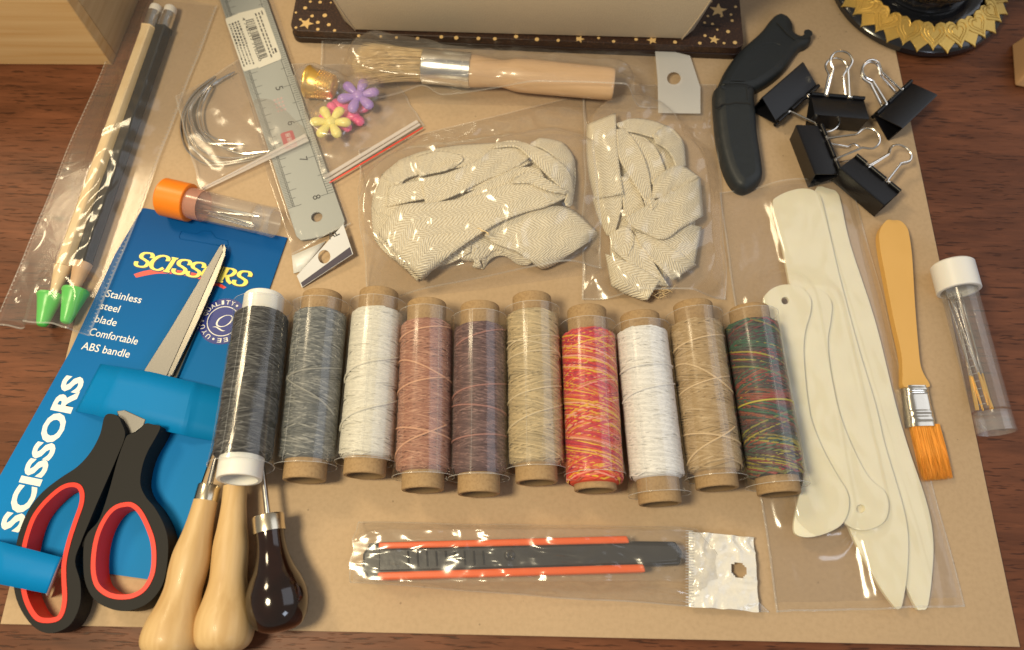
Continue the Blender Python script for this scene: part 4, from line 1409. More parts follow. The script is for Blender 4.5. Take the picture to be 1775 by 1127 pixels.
for i in range(1500):
    a = rg.uniform(0, 2 * PI); r = 8.2 * math.sqrt(rg.random())
    y0, z0 = r * math.cos(a), r * math.sin(a)
    ln = BL * rg.uniform(.82, 1.06) * (1 - .12 * (r / 8.2) ** 2)
    sp = rg.uniform(1.25, 1.75)
    P = []
    for k in range(5):
        t = k / 4
        P.append(M @ V((-FL + 1 - (ln + 1) * t, y0 * (1 + (sp - 1) * t ** 1.3) + rg.uniform(-.3, .3) * t * 2 - 2.0 * t * t, max(-9.5, z0 * (1 - .15 * t)) + rg.uniform(-.2, .2))))
    mb.tube(P, [.13, .13, .12, .10, .04], 3, caps=False)
brush.part('bristles', mb, M_bristle, kind='stuff', smooth=180)
# ------------------------------------------------------------------ flat yellow brush
yc = crop(1240, 300, 535 / 1507); yb = crop(1280, 680, 495 / 1248)
T = Thing('flat_brush', 'flat brush with yellow plastic handle and orange bristles right of the bag', 'brush', W(1600, 640, 0))
zz = 5.0
ho = [p[:2] for p in catmull([W(*p, zz) for p in yc([(835, 232), (870, 230), (905, 234), (937, 268), (950, 320), (962, 420), (975, 640), (992, 850), (1003, 940), (1020, 985), (1048, 1042), (984, 1043), (920, 1042), (914, 975), (908, 880), (868, 700), (826, 480), (804, 360), (802, 285)])], 4, True)]
T.part('plastic_handle', MB().prism(ho, 1.2, zz, ()), M_yellow, bevel=1.5, seg=3, smooth=50)
q0, q1, q2, q3 = [W(*p, zz) for p in ((1566, 668), (1613, 668), (1628, 738), (1577, 739))]
rows = []
for i in range(29):
    t = i / 28
    a, b2 = q0.lerp(q3, t), q1.lerp(q2, t)
    bump_ = .45 if (.04 < t < .12 or .16 < t < .2 or .62 < t < .68 or .78 < t < .86) else 0
    w = (b2 - a); row = []
    for k in range(17):
        s = k / 16
        x = a + w * s
        row.append(V((x.x, x.y, .6 + (4.9 + bump_) * (max(0, 1 - abs(2 * s - 1) ** 5)) ** .6)))
    rows.append(row)
T.part('metal_ferrule', MB().grid(rows[::-1]), mat('tin_ferrule', (.78, .72, .62), .25, 1, bump=(250, .2, .3)), smooth=40)
mb = MB(); rg = random.Random(4)
e0, e1 = W(1600, 829, 2.5), W(1650, 825, 2.5)
f0, f1 = W(1578.5, 737, 3.2), W(1626, 736, 3.2)
for i in range(1700):
    s = rg.random(); s2 = min(1.02, max(-.02, s + rg.gauss(0, .02)))
    a = f0.lerp(f1, s); b2 = e0.lerp(e1, s2)
    za = rg.uniform(1.2, 4.6); ln = rg.choice((rg.uniform(.90, 1.0), rg.uniform(.96, 1.06)))
    b2 = a.lerp(b2, ln)
    mid = a.lerp(b2, .5)
    mb.tube([V((a.x, a.y, za)), V((mid.x, mid.y, za * .9)), V((b2.x, b2.y, max(.3, za * .75 + rg.uniform(-.3, .3))))], [.13, .13, .05], 3, caps=False)
T.part('bristles', mb, M_orange_bristle, kind='stuff', smooth=180)

# ------------------------------------------------------------------ leather finger sleeves
lc = crop(1200, 0, 575 / 1620)
def pillow(T, name, pts, z0, h, m, edge=6.0, crease=None):
    ou = [p[:2] for p in catmull([W(x, y, z0 + h * .6) for x, y in lc(pts)], 6, True)]
    n = len(ou)
    ctr = V((sum(p[0] for p in ou) / n, sum(p[1] for p in ou) / n, 0))
    # concentric rings following a shrinking outline
    rings = [ou]
    cur = ou
    rows = [[V((p[0], p[1], z0)) for p in ou], [V((p[0], p[1], z0 + h * .30)) for p in ou]]
    for d, hh in ((.5, .62), (.9, .82), (1.4, .93), (2.2, 1.0)):
        cur = shrink(cur, d)
        cur = [(cur[i][0] * .5 + (cur[i - 1][0] + cur[(i + 1) % n][0]) * .25, cur[i][1] * .5 + (cur[i - 1][1] + cur[(i + 1) % n][1]) * .25) for i in range(n)]
        rows.append([V((p[0], p[1], z0 + h * hh)) for p in cur])
    mb = MB().grid(rows, closed_v=True)
    top = cur
    tri = tessellate_polygon([[V((p[0], p[1], 0)) for p in top]])
    off = (len(rows) - 1) * n
    for t in tri:
        a, b3, c = [V((*top[i], 0)) for i in t]
        t = t if (b3 - a).cross(c - a).z > 0 else tuple(t)[::-1]
        mb.f.append(tuple(i + off for i in t))
    return T.part(name, mb, m, smooth=60)
T = Thing('finger_protector', 'black leather finger protector with a notched upper end', 'finger protector', W(1325, 90, 0), 'black leather finger protectors')
pillow(T, 'leather_sleeve', [(130, 425), (140, 385), (172, 325), (230, 250), (330, 160), (378, 100), (405, 74), (432, 67), (470, 84), (492, 118), (497, 155), (528, 176), (552, 158), (580, 175), (582, 200), (562, 222), (530, 236), (500, 272), (452, 340), (385, 398), (312, 440), (240, 452), (170, 445)], 0.1, 6.5, M_leather)
mb = MB().tube(catmull([W(x, y, 6.9) for x, y in lc([(412, 112), (435, 135), (462, 165), (480, 178), (500, 195)])], 5), .35, 6)
T.part('stitched_crease', mb, M_stitch)
mb = MB().tube(catmull([W(x, y, 6.6) for x, y in lc([(300, 240), (345, 215), (398, 210), (430, 220)])], 5), .28, 6)
T.part('leather_fold', mb, M_leather)
T = Thing('finger_protector', 'black leather finger protector with a rounded lower end and stitched cross seam', 'finger protector', W(1280, 240, 0), 'black leather finger protectors')
pillow(T, 'leather_sleeve', [(108, 445), (128, 422), (185, 408), (262, 412), (304, 438), (306, 480), (312, 540), (320, 650), (338, 770), (347, 850), (330, 892), (292, 920), (250, 930), (205, 905), (162, 830), (128, 700), (112, 560)], 0.15, 8.5, M_leather)
rg = random.Random(2)
cp = [(115 + 14 * k, 523 - 20 * math.sin(k / 12.5 * PI * .8) + rg.uniform(-4, 4)) for k in range(13)]
T.part('cross_seam', MB().tube([W(x, y, 8.75) for x, y in lc(cp)], .45, 6), M_stitch)
T.part('leather_fold', MB().tube(catmull([W(x, y, 8.6) for x, y in lc([(262, 425), (266, 450), (268, 490)])], 5), .22, 6), M_stitch)

# ------------------------------------------------------------------ binder clips
def clip(label, lipA, lipB, zl, spine_dir_px, zs, handles, seed=0, wid=None, up=None, spread=.55):
    """lip line from photo point lipA to lipB at height zl; spine mid point at height zs; handles = opening angles (deg)"""
    A, B = W(*lipA, zl), W(*lipB, zl)
    mid = (A + B) / 2
    Sp = W(*spine_dir_px, zs)
    x = (B - A).normalized()
    h = (mid - Sp); h -= x * h.dot(x)
    hl = 15.0
    h.normalize()
    wv = x.cross(h).normalized()          # width direction
    L = (B - A).length
    M = Matrix((x, h, wv)).transposed().to_4x4(); M.translation = Sp + (mid - Sp).dot(x) * x if False else mid - h * hl
    T = Thing('binder_clip', label, 'binder clip', V((*mid.xy, 0)), 'black binder clips in a heap')
    hwid = 6.2
    def side(sg):
        prof = [(0, sg * (hwid - 1.0)), (0.0, sg * hwid), (1.0, sg * (hwid + .25)), (hl - 1.2, sg * 1.25), (hl - .2, sg * 1.0)]
        # sheet with curled, notched lip
        mb = MB()
        t = .45
        def sheet(x0, x1, pr):
            o1 = [V((x0, a, b3)) for a, b3 in pr]; o2 = [V((x1, a, b3)) for a, b3 in pr]
            n = len(pr)
            i1 = [V((x0, a + .0, b3 - sg * t)) for a, b3 in pr]; i2 = [V((x1, a, b3 - sg * t)) for a, b3 in pr]
            vs = o1 + o2 + i1 + i2
            fs = []
            for k in range(n - 1):
                fs += [(k, k + 1, n + k + 1, n + k), (2 * n + k, 3 * n + k, 3 * n + k + 1, 2 * n + k + 1), (k, 2 * n + k, 2 * n + k + 1, k + 1), (n + k, n + k + 1, 3 * n + k + 1, 3 * n + k)]
            fs += [(n - 1, 3 * n - 1, 4 * n - 1, 2 * n - 1), (0, n, 3 * n, 2 * n)]
            mb.add(vs, fs, M)
        sheet(-L / 2, L / 2, prof)
        # curled lip knuckles with gaps where the wire runs
        for x0, x1 in ((-L / 2, -L * .27), (-L * .17, L * .17), (L * .27, L / 2)):
            mb.lathe([(x0, .55), (x0, 1.05), (x1, 1.05), (x1, .55)], 14, M @ Matrix.Translation((0, hl, sg * 1.9)), caps=False)
        return mb
    mbs = MB().box(-L / 2, L / 2, -.02, .48, -hwid + .4, hwid - .4, M)
    body = T.part('spring_steel_body', mbs, M_clipblack, bevel=.2)
    T.part('clip_jaw', side(1), M_clipblack, smooth=40)
    T.part('clip_jaw', side(-1), M_clipblack, smooth=40)
    for sg, ang in handles:
        a = math.radians(ang)
        hd_ = V((0, math.cos(a), sg * math.sin(a)))
        org_ = V((0, hl, sg * 1.9))
        pts2 = [(-L * .22 - 1.2, 0), (-L * .22, 0), (-L * .205, 1.5), (-L * .15, 12), (-L * .14, 14.5), (-L * .19, 17.5), (-L * .20, 20), (-L * .13, 23), (0, 24.2),
                (L * .13, 23), (L * .20, 20), (L * .19, 17.5), (L * .14, 14.5), (L * .15, 12), (L * .205, 1.5), (L * .22, 0), (L * .22 + 1.2, 0)]
        P = catmull([M @ (V((x_, 0, 0)) + org_ + hd_ * y_) for x_, y_ in pts2], 4)
        T.part('wire_handle', MB().tube(P, .6, 8), M_wire)
    return T
clip('binder clip leaning on its side at the left of the heap, dark face up', (1346, 214), (1416, 152), 5, (1338, 150), 7.5, [(-1, 14)])
clip('binder clip in the back middle with its wire handles standing up', (1404, 166), (1496, 174), 9.5, (1454, 218), 7.5, [(1, 14), (-1, -6)])
clip('binder clip at the right of the heap, tipped over with its hollow side showing', (1516, 200), (1576, 144), 8.5, (1578, 206), 6.5, [(1, 10), (-1, -16)])
clip('binder clip in the front middle lying flat with both wire loops pointing right', (1422, 220), (1456, 304), 8, (1384, 276), 6.5, [(1, 8), (-1, 22)])
clip('frontmost binder clip of the heap, its wire loop pointing to the upper right', (1482, 272), (1558, 335), 9, (1488, 344), 7.5, [(1, -8), (-1, 0)])

# ------------------------------------------------------------------ bone folders
f4 = crop(1240, 300, 535 / 1507); f5 = crop(1280, 680, 495 / 1248)
def folder(label, pts, z0, z1, holes=(), grp='bone folders in the clear bag'):
    ou = [p[:2] for p in catmull([W(x, y, z1) for x, y in pts], 4, True)]
    hs = [[W(cx_ + r * math.cos(t), cy_ + r * math.sin(t), z1)[:2] for t in [2 * PI * k / 18 for k in range(18)]] for cx_, cy_, r in holes]
    c = V((sum(p[0] for p in ou) / len(ou), sum(p[1] for p in ou) / len(ou), z0))
    T = Thing('bone_folder', label, 'bone folder', c, grp)
    T.part('folder_blade', MB().prism(ou, z0, z1, holes=hs), M_bone, bevel=1.0, seg=4, smooth=60)
    return T
L1r = [(1375, 329), (1400, 327), (1416, 334), (1426, 352)] + [(1453, 470), (1488, 602), (1517, 698), (1534, 771), (1563, 868), (1574, 926), (1573, 990), (1565, 1045), (1558, 1056), (1549, 1050)]
L1l = [(1526, 1018), (1496, 965), (1472, 915), (1452, 850), (1422, 740), (1392, 610), (1372, 510), (1355, 420), (1340, 356), (1347, 341)]
L2 = [(1412, 331), (1440, 328), (1452, 335), (1458, 352), (1474, 424), (1517, 556), (1552, 698), (1573, 771), (1605, 866), (1617, 926), (1617, 981), (1609, 1048), (1598, 1057), (1588, 1053), (1570, 1015), (1540, 950), (1515, 860), (1480, 720), (1440, 540), (1420, 430)]
folder('long pointed bone folder lying rightmost in the bag, partly under its twin', L2, .4, 2.4)
o = folder('long pointed bone folder lying on top of its twin, second from the right', L1r + L1l, 2.5, 4.5)
S2 = [(1396, 505), (1412, 499), (1432, 509), (1442, 527), (1440, 556), (1435, 591), (1439, 637), (1449, 690), (1460, 730), (1480, 779), (1506, 827), (1534, 852), (1541, 878), (1534, 903), (1514, 916), (1490, 919), (1466, 908), (1448, 880), (1432, 820), (1410, 760), (1398, 690), (1388, 610), (1386, 540)]
S1 = [(1323, 521), (1336, 502), (1361, 493), (1389, 499), (1405, 517), (1405, 541), (1396, 573), (1393, 605), (1396, 655), (1401, 698), (1408, 732), (1427, 779), (1451, 823), (1468, 851), (1472, 878), (1462, 906), (1439, 922), (1407, 931), (1383, 928), (1376, 914), (1381, 878), (1391, 836), (1393, 800), (1384, 740), (1368, 670), (1350, 600), (1334, 550)]
folder('curved bone folder with its hole at the lower end, second from the left', S2, 4.6, 6.4, [(1492, 882, 7.5)])
folder('curved bone folder with its hole at the upper end, next to the multicoloured spool', S1, 6.5, 8.3, [(1361, 521, 6.5)])

# ------------------------------------------------------------------ snap-off cutter
uc = crop(600, 860, 760 / 1775)
T = Thing('snap_off_cutter', 'black snap-off cutter with orange rails inside a clear bag', 'cutter', W(890, 965, 0))
zc = 9.5
body = [W(x, y, zc)[:2] for x, y in uc([(64, 232), (92, 190), (132, 184), (1148, 180), (1338, 182), (1368, 226), (1356, 278), (1214, 284), (132, 336), (84, 330), (62, 300)])]
T.part('cutter_body', MB().prism(body, 1.2, zc - 1.5), M_cutter, bevel=1.0, seg=2, smooth=40)
for nm, q in (('orange_rail', [(130, 187), (1138, 160), (1150, 190), (130, 213)]), ('orange_rail', [(126, 308), (1205, 275), (1215, 308), (126, 340)])):
    T.part('orange_rail', MB().prism([W(x, y, zc + .6)[:2] for x, y in uc(q)], 2, zc + .6), M_cutor, bevel=.9, seg=3, smooth=50)
mid = [(132, 216)] + [(1148, 194), (1330, 200), (1350, 228), (1340, 262), (1210, 272), (132, 304)]
T.part('slider_channel', MB().prism([W(x, y, zc - .8)[:2] for x, y in uc(mid)], zc - 3, zc - .9), mat('grey_black_plastic', (.035, .036, .042), .3, bump=(60, .4, 1)), bevel=.5)
mb = MB()
for i in range(9):
    x = 250 + i * 38
    P = [W(*p, zc - .6) for p in uc([(x, 222), (x + 4, 290 - (x - 130) * .03)])]
    mb.tube(P, .35, 6)
T.part('grip_ribs', mb, M_cutter)
c = W(*uc([(662, 240)])[0], zc - .6)
T.part('slider_rivet', MB().lathe([(0, .05), (.5, 1.2), (.3, 1.9), (0, 2.3)], 24, frame(c, (0, 0, 1))), M_cutter)

# ------------------------------------------------------------------ cotton tapes
tc8 = crop(600, 150, 660 / 1775)
def strip(T, mbname, edgeA, edgeB, lay, uscale=1, cur=.05, n=44, w=14, wav=.3, seed=0, zfun=None):
    A_ = resample(catmull([(*p, 0) for p in tc8([q[:2] for q in edgeA])], 8), n)
    B_ = resample(catmull([(*p, 0) for p in tc8([q[:2] for q in edgeB])], 8), n)
    rows, uv = [], []
    rg = random.Random(seed); ph = rg.uniform(0, 6)
    u = 0; prev = None
    wmean = 0
    for i in range(n):
        row = []
        for k in range(w):
            s = k / (w - 1)
            p = A_[i].lerp(B_[i], s)
            zz = zfun(p.x, p.y) + lay * .85 + cur * (1 - (2 * s - 1) ** 2) + wav * math.sin(i * .25 + s * 2.5 + ph) + .16 * math.sin(i * .8 + s * 5 + ph * 2) + (.5 if k in (0, w - 1) else 0)
            row.append(W(p.x, p.y, max(.8, zz)))
        c = row[w // 2]
        if prev is not None: u += (c - prev).length
        prev = c
        wd = (row[-1] - row[0]).length
        for k in range(w): uv.append((u, k / (w - 1) * wd))
        rows.append(row)
    mb = MB().grid(rows[::-1]); 
    uvr = []
    for i in range(n)[::-1]: uvr += uv[i * w:(i + 1) * w]
    mb.uv = uvr
    T.part(mbname, mb, M_tape, smooth=180, solid=.9)
def dome(outline_c, zmax, soft):
    pts = tc8(outline_c)
    def f(x, y):
        ins = False; dmin = 1e9; n = len(pts)
        for i in range(n):
            x1, y1 = pts[i]; x2, y2 = pts[(i + 1) % n]
            if (y1 > y) != (y2 > y) and x < (x2 - x1) * (y - y1) / (y2 - y1) + x1: ins = not ins
            dx, dy = x2 - x1, y2 - y1
            t = max(0, min(1, ((x - x1) * dx + (y - y1) * dy) / (dx * dx + dy * dy)))
            dmin = min(dmin, math.hypot(x - x1 - dx * t, y - y1 - dy * t))
        d = dmin if ins else 0
        t = min(1, d / soft)
        return 1.5 + zmax * math.sqrt(1 - (1 - t) ** 2)
    return f
OUT1 = [(120, 560), (165, 420), (260, 345), (450, 285), (700, 262), (850, 262), (900, 240), (1010, 262), (1062, 340), (1055, 480), (1050, 555), (1162, 680), (1100, 770), (930, 843), (830, 832), (700, 800), (620, 850), (430, 842), (350, 903), (250, 830), (140, 710)]
d1 = dome(OUT1, 9, 60)
T = Thing('cotton_tape_bundle', 'large heap of folded cream herringbone cotton tape in the middle bag', 'cotton tape', W(830, 370, 0))
def fill(T, outl_c, df, name='inner_folds'):
    pts = [(*p, 0) for p in tc8(outl_c)]
    c = V((sum(p[0] for p in pts) / len(pts), sum(p[1] for p in pts) / len(pts), 0))
    loop = catmull(pts, 4, True)
    rows = []; uv = []
    for t in (1, .96, .9, .8, .65, .45, .25, .03):
        row = []
        for p in loop:
            q = c.lerp(p, t * .88)
            row.append(W(q.x, q.y, max(.5, df(q.x, q.y) - 1.1) if t < 1 else .3))
        rows.append(row)
    mb = MB().grid(rows, closed_v=True)
    mb.uv = [(v.x * .9 + v.y * .4, v.y - .3 * v.x) for v in mb.v]
    T.part(name, mb, M_tape, smooth=180)
fill(T, OUT1, d1)
big = [
 ([(122, 560), (150, 600), (210, 640)], [(168, 412), (230, 470), (300, 520)], 1.0),
 ([(134, 700), (200, 700), (300, 700)], [(120, 565), (190, 600), (290, 620)], 1.3),
 ([(150, 715), (210, 780), (255, 835)], [(330, 640), (380, 700), (420, 760)], 1.5),
 ([(172, 410), (250, 345), (350, 308)], [(215, 470), (300, 420), (400, 395)], 1.6),
 ([(330, 905), (262, 835), (180, 770), (132, 700), (122, 560), (140, 470), (170, 415)], [(440, 830), (360, 760), (280, 690), (230, 620), (225, 540), (250, 470), (290, 400)], .6),
 ([(168, 412), (300, 322), (470, 282), (640, 268), (760, 266)], [(190, 470), (320, 415), (480, 385), (640, 360), (790, 330)], 1.0),
 ([(330, 330), (420, 305), (500, 310), (545, 332), (520, 362)], [(340, 420), (400, 405), (450, 395), (500, 378), (515, 368)], 2.4),
 ([(900, 242), (960, 250), (1015, 270), (1060, 335), (1068, 430), (1052, 552)], [(860, 270), (915, 290), (970, 330), (1005, 390), (1010, 450), (1005, 500)], 1.0),
 ([(620, 742), (650, 705), (740, 735), (840, 790), (870, 818)], [(640, 850), (680, 800), (740, 790), (800, 828), (845, 833)], -2.5),
 ([(560, 740), (590, 770), (600, 815), (590, 840)], [(610, 710), (612, 760), (618, 810), (640, 852)], -2.2),
 ([(420, 842), (480, 825), (530, 800), (580, 770)], [(425, 800), (480, 770), (530, 750), (585, 720)], -1.0),
 ([(650, 672), (760, 612), (880, 572), (1010, 560), (1090, 605), (1166, 682)], [(645, 690), (700, 735), (790, 770), (860, 815), (935, 845), (1150, 712)], 1.6),
 ([(200, 470), (330, 440), (470, 440), (600, 400), (700, 352), (830, 330)], [(190, 560), (330, 530), (480, 500), (600, 480), (700, 430), (860, 355)], 2.2),
 ([(350, 430), (480, 400), (620, 340), (700, 275), (800, 262), (860, 300)], [(370, 560), (500, 510), (640, 440), (740, 400), (830, 350), (870, 315)], 3.0),
 ([(360, 600), (480, 545), (620, 470), (740, 405), (830, 375), (905, 385)], [(420, 700), (520, 650), (640, 590), (760, 530), (850, 480), (930, 440)], 3.8),
 ([(150, 690), (250, 560), (420, 540), (600, 510), (760, 450), (880, 430), (1030, 488)], [(352, 905), (430, 830), (560, 730), (700, 640), (820, 590), (930, 560), (1035, 512)], 4.6),
 ([(700, 262), (800, 256), (900, 290), (980, 340), (1040, 400), (1056, 480), (1050, 555), (1025, 552)], [(690, 285), (790, 280), (850, 325), (905, 380), (945, 420), (1000, 470), (1030, 500), (1020, 540)], 5.6),
 ([(790, 420), (850, 400), (905, 418), (960, 450), (1030, 490)], [(770, 450), (850, 450), (900, 470), (960, 490), (1025, 500)], 6.2),
]
for i, (a, b2, l) in enumerate(big): strip(T, 'tape_fold', a, b2, l, seed=i, zfun=d1)
mb = MB(); rg = random.Random(8)
for k in range(3):
    mb.tube([W(*p, 22 - k) for p in tc8([(610 + 8 * k, 660), (630, 668 + 4 * k), (650, 676), (664, 684 + 5 * k)])], .18, 4)
T.part('loose_threads', mb, M_bristle)

OUT2 = [(1125, 172), (1250, 125), (1400, 160), (1490, 185), (1570, 260), (1580, 370), (1645, 420), (1660, 600), (1655, 660), (1630, 825), (1550, 905), (1450, 992), (1400, 1000), (1240, 930), (1205, 790), (1210, 700), (1160, 540), (1125, 350)]
d2 = dome(OUT2, 6, 45)
T = Thing('cotton_tape_bundle', 'smaller fanned heap of cream cotton tape in the bag right of the large heap', 'cotton tape', W(1115, 360, 0))
fill(T, OUT2, d2)
small = [
 ([(1125, 178), (1122, 300), (1135, 420), (1160, 525)], [(1256, 126), (1262, 260), (1275, 380), (1292, 500)], 3.2),
 ([(1150, 520), (1165, 580), (1190, 640), (1215, 695)], [(1290, 495), (1285, 560), (1270, 620), (1250, 690)], 1.0),
 ([(1280, 420), (1290, 520), (1300, 600), (1330, 610)], [(1350, 430), (1370, 500), (1392, 560), (1390, 590)], 1.4),
 ([(1252, 175), (1330, 152), (1420, 160), (1492, 185)], [(1290, 205), (1350, 215), (1420, 235), (1465, 245)], 2.4),
 ([(1430, 225), (1495, 185), (1565, 250), (1582, 370)], [(1440, 262), (1490, 290), (1520, 330), (1545, 390)], 3.0),
 ([(1390, 240), (1440, 280), (1470, 340), (1490, 400)], [(1300, 210), (1340, 300), (1380, 360), (1430, 460)], 1.8),
 ([(1262, 200), (1272, 330), (1330, 430), (1395, 535)], [(1300, 195), (1370, 290), (1410, 400), (1425, 525)], 3.6),
 ([(1432, 435), (1500, 385), (1560, 368), (1645, 425)], [(1425, 525), (1480, 515), (1530, 490), (1600, 450)], 3.2),
 ([(1355, 676), (1440, 665), (1560, 640), (1655, 655)], [(1380, 700), (1480, 760), (1560, 800), (1622, 828)], 2.0),
 ([(1345, 680), (1430, 700), (1530, 760), (1632, 830)], [(1370, 740), (1430, 810), (1490, 870), (1520, 905)], 2.8),
 ([(1280, 690), (1340, 690), (1400, 760), (1450, 850), (1505, 935)], [(1240, 760), (1290, 800), (1350, 850), (1400, 880), (1455, 925)], 2.2),
 ([(1300, 650), (1335, 680), (1340, 730), (1310, 790)], [(1225, 690), (1240, 740), (1265, 780), (1290, 800)], 2.6),
 ([(1210, 780), (1290, 810), (1380, 850), (1462, 905)], [(1238, 930), (1290, 960), (1350, 985), (1402, 1000)], 3.2),
 ([(1296, 615), (1390, 560), (1500, 500), (1648, 425)], [(1330, 650), (1470, 712), (1560, 660), (1662, 605)], 4.8),
 ([(1390, 540), (1405, 520), (1430, 520)], [(1400, 575), (1430, 570), (1450, 545)], 5.0),
]
for i, (a, b2, l) in enumerate(small): strip(T, 'tape_fold', a, b2, l, seed=30 + i, zfun=d2, n=30, w=12)
mb = MB()
for k in range(22):
    x0, y0 = 1400 + rg.uniform(0, 100), 990 - rg.uniform(0, 60)
    P = tc8([(x0, y0), (x0 + 15, y0 + rg.uniform(-6, 8)), (x0 + 30 + rg.uniform(0, 10), y0 + rg.uniform(-22, 6))])
    mb.tube([W(*p, 3 + rg.uniform(0, 3)) for p in P], .16, 4)
T.part('frayed_end', mb, M_bristle)

# ------------------------------------------------------------------ clear bags
def bag(name, label, quad, contents, zb=.6, amp=1.0, res=90, fscale=.05, m=None, seed=0, cat='plastic bag', seams=(0, 1, 2, 3), dashes=(), back=True, slack=1.0, group=None, origin=None):
    Q = [W(*p, 0) for p in quad]     # TL TR BR BL
    T = Thing(name, label, cat, V((*((Q[0] + Q[1] + Q[2] + Q[3]) / 4).xy, 0)), group)
    cs = []
    for c in contents:
        a, b3, r, h, fall = c
        cs.append((W(*a, h * .6), W(*b3, h * .6), r, h, fall))
    def hgt(x, y):
        z = zb
        for a, b3, r, h, fall in cs:
            ax, ay = b3.x - a.x, b3.y - a.y
            l2 = ax * ax + ay * ay
            t = max(0, min(1, ((x - a.x) * ax + (y - a.y) * ay) / l2)) if l2 > 0 else 0
            d = math.hypot(x - a.x - ax * t, y - a.y - ay * t)
            k = 1 if d < r else max(0, 1 - (d - r) / fall)
            z = max(z, zb + (h - zb) * k * (1 if k == 1 else (k * .7 + .3 * k * k)))
        return z
    rows = []
    off = V((seed * 3.7, seed * 1.9, 0))
    def crk(x, y):
        p = V((x, y, 0)) * fscale + off
        q = p + V((noise.noise(p * .9 + V((9, 3, 0))), noise.noise(p * .9 + V((2, 8, 4))), 0)) * 1.4
        a_ = 1 - abs(noise.noise(q)) * 2.2
        b_ = 1 - abs(noise.noise(q * 2.3 + V((5, 5, 5)))) * 2.0
        return (max(0, a_) ** 2 * .7 + max(0, b_) ** 2 * .14)
    for i in range(res + 1):
        v = i / res
        row = []
        for k in range(res + 1):
            u = k / res
            p = (Q[0] * (1 - u) + Q[1] * u) * (1 - v) + (Q[3] * (1 - u) + Q[2] * u) * v
            ed = min(u, 1 - u, v, 1 - v)
            wob = 1.2 * slack * noise.noise(V((u * 5 + seed, v * 5, seed))) * (1 if ed < .03 else 0)
            e = min(1, ed / .06)
            z = hgt(p.x, p.y) * .95 + amp * e * (crk(p.x, p.y) * 1.6 + .5 * noise.noise(V((p.x, p.y, seed)) * .13)) + .35
            z = max(z, .45)
            row.append(V((p.x + wob, p.y + wob * .6, z)))
        rows.append(row)
    # relax the drape a little
    Z = np.array([[q.z for q in r] for r in rows]); Zo = Z.copy()
    for _ in range(3):
        Zp = np.pad(Z, 1, mode='edge')
        Z = np.maximum(Zo * .93, (Zp[:-2, 1:-1] + Zp[2:, 1:-1] + Zp[1:-1, :-2] + Zp[1:-1, 2:] + Z) / 5)
    for i, r in enumerate(rows):
        for k, q in enumerate(r): q.z = float(Z[i, k])
    T.part('film', MB().grid(rows[::-1]), m or M_film, smooth=180)
    if back:
        st = max(1, res // 30)
        mb = MB().grid([[V((q.x, q.y, .14 + .0006 * ii)) for q in r[::st]] for ii, r in enumerate(rows[::st])][::-1])
        T.part('back_film', mb, M_film_flat, smooth=180)
    edges = {0: rows[0], 1: [r[-1] for r in rows], 2: rows[-1], 3: [r[0] for r in rows]}
    inn = {0: rows[2], 1: [r[-3] for r in rows], 2: rows[-3], 3: [r[2] for r in rows]}
    for s in seams:
        a_, b_ = edges[s], inn[s]
        r2 = [[p + V((0, 0, .12)) for p in a_]]
        w = [(q - p).normalized() * .8 for p, q in zip(a_, b_)]
        r2.append([p + d + V((0, 0, .25)) for p, d in zip(a_, w)])
        T.part('sealed_edge', MB().grid(r2), M_seam, smooth=180)
    for s in dashes:
        mb = MB()
        L_ = resample(edges[s], 90)
        I_ = resample(inn[s], 90)
        for k in range(1, 89):
            d = (I_[k] - L_[k]).normalized()
            t = (L_[k + 1] - L_[k - 1]).normalized()
            c = L_[k] + d * 1.0 + V((0, 0, .45))
            mb.add([c - t * .35 - d * .5, c + t * .35 - d * .5, c + t * .35 + d * .5, c - t * .35 + d * .5], [(0, 1, 2, 3)])
        T.part('perforation', mb, M_seam, smooth=0)
    return T, rows, hgt
M_film_flat = film_mat('flat_bag_film', (.965, .955, .945), .14, .035, (30, .25, .8), gain=.7)
bag('pencil_bag', 'long clear bag holding two pencils, running down the left side', [(233, -8), (379, 14), (163, 588), (-6, 566)],
    [((285, 12), (108, 520), 7.0, 11.0, 18), ((88, 505), (70, 570), 6, 14, 8), ((132, 498), (113, 565), 6, 14, 8)], zb=1.4, amp=.9, res=130, dashes=(3, 1), seed=1, m=M_film_smooth, seams=(2, 1, 3))
# small zip bags
T, rows, hg = bag('needle_zip_bag', 'small zip bag with curved needles lying left of and over the ruler', [(309, 176), (430, 96), (545, 238), (350, 332)],
    [((330, 200), (420, 280), 14, 4, 10), ((455, 200), (500, 240), 8, 3.4, 6)], zb=1.2, amp=.5, res=60, seed=4, m=M_film_milky, seams=(0, 1, 3))
za, zb_ = W(352, 328, 3.2), W(532, 238, 4.6)
d = (zb_ - za); nrm = V((-d.y, d.x, 0)).normalized()
mb = MB().grid([[za.lerp(zb_, t) - nrm * 2.6 * (.35 + .65 * t) for t in [k / 20 for k in range(21)]], [za.lerp(zb_, t) + V((0, 0, .7)) for t in [k / 20 for k in range(21)]], [za.lerp(zb_, t) + nrm * 2.6 * (.35 + .65 * t) for t in [k / 20 for k in range(21)]]][::-1])
T.part('zip_strip', mb, M_zip, smooth=180)
T.part('zip_ridge', MB().tube([za + V((0, 0, .9)), zb_ + V((0, 0, .9))], .45, 6), M_zip)
T, rows, hg = bag('flower_zip_bag', 'small zip bag with red line holding the thimble and plastic flowers', [(506, 114), (668, 116), (737, 220), (565, 322)],
    [((540, 140), (575, 152), 8, 15, 9), ((600, 180), (625, 165), 11, 11.5, 12), ((573, 212), (580, 212), 11, 12, 12), ((530, 250), (560, 300), 3, 3, 5)], zb=1.0, amp=.8, res=70, seed=6, m=M_film_milky, seams=(0, 1, 3))
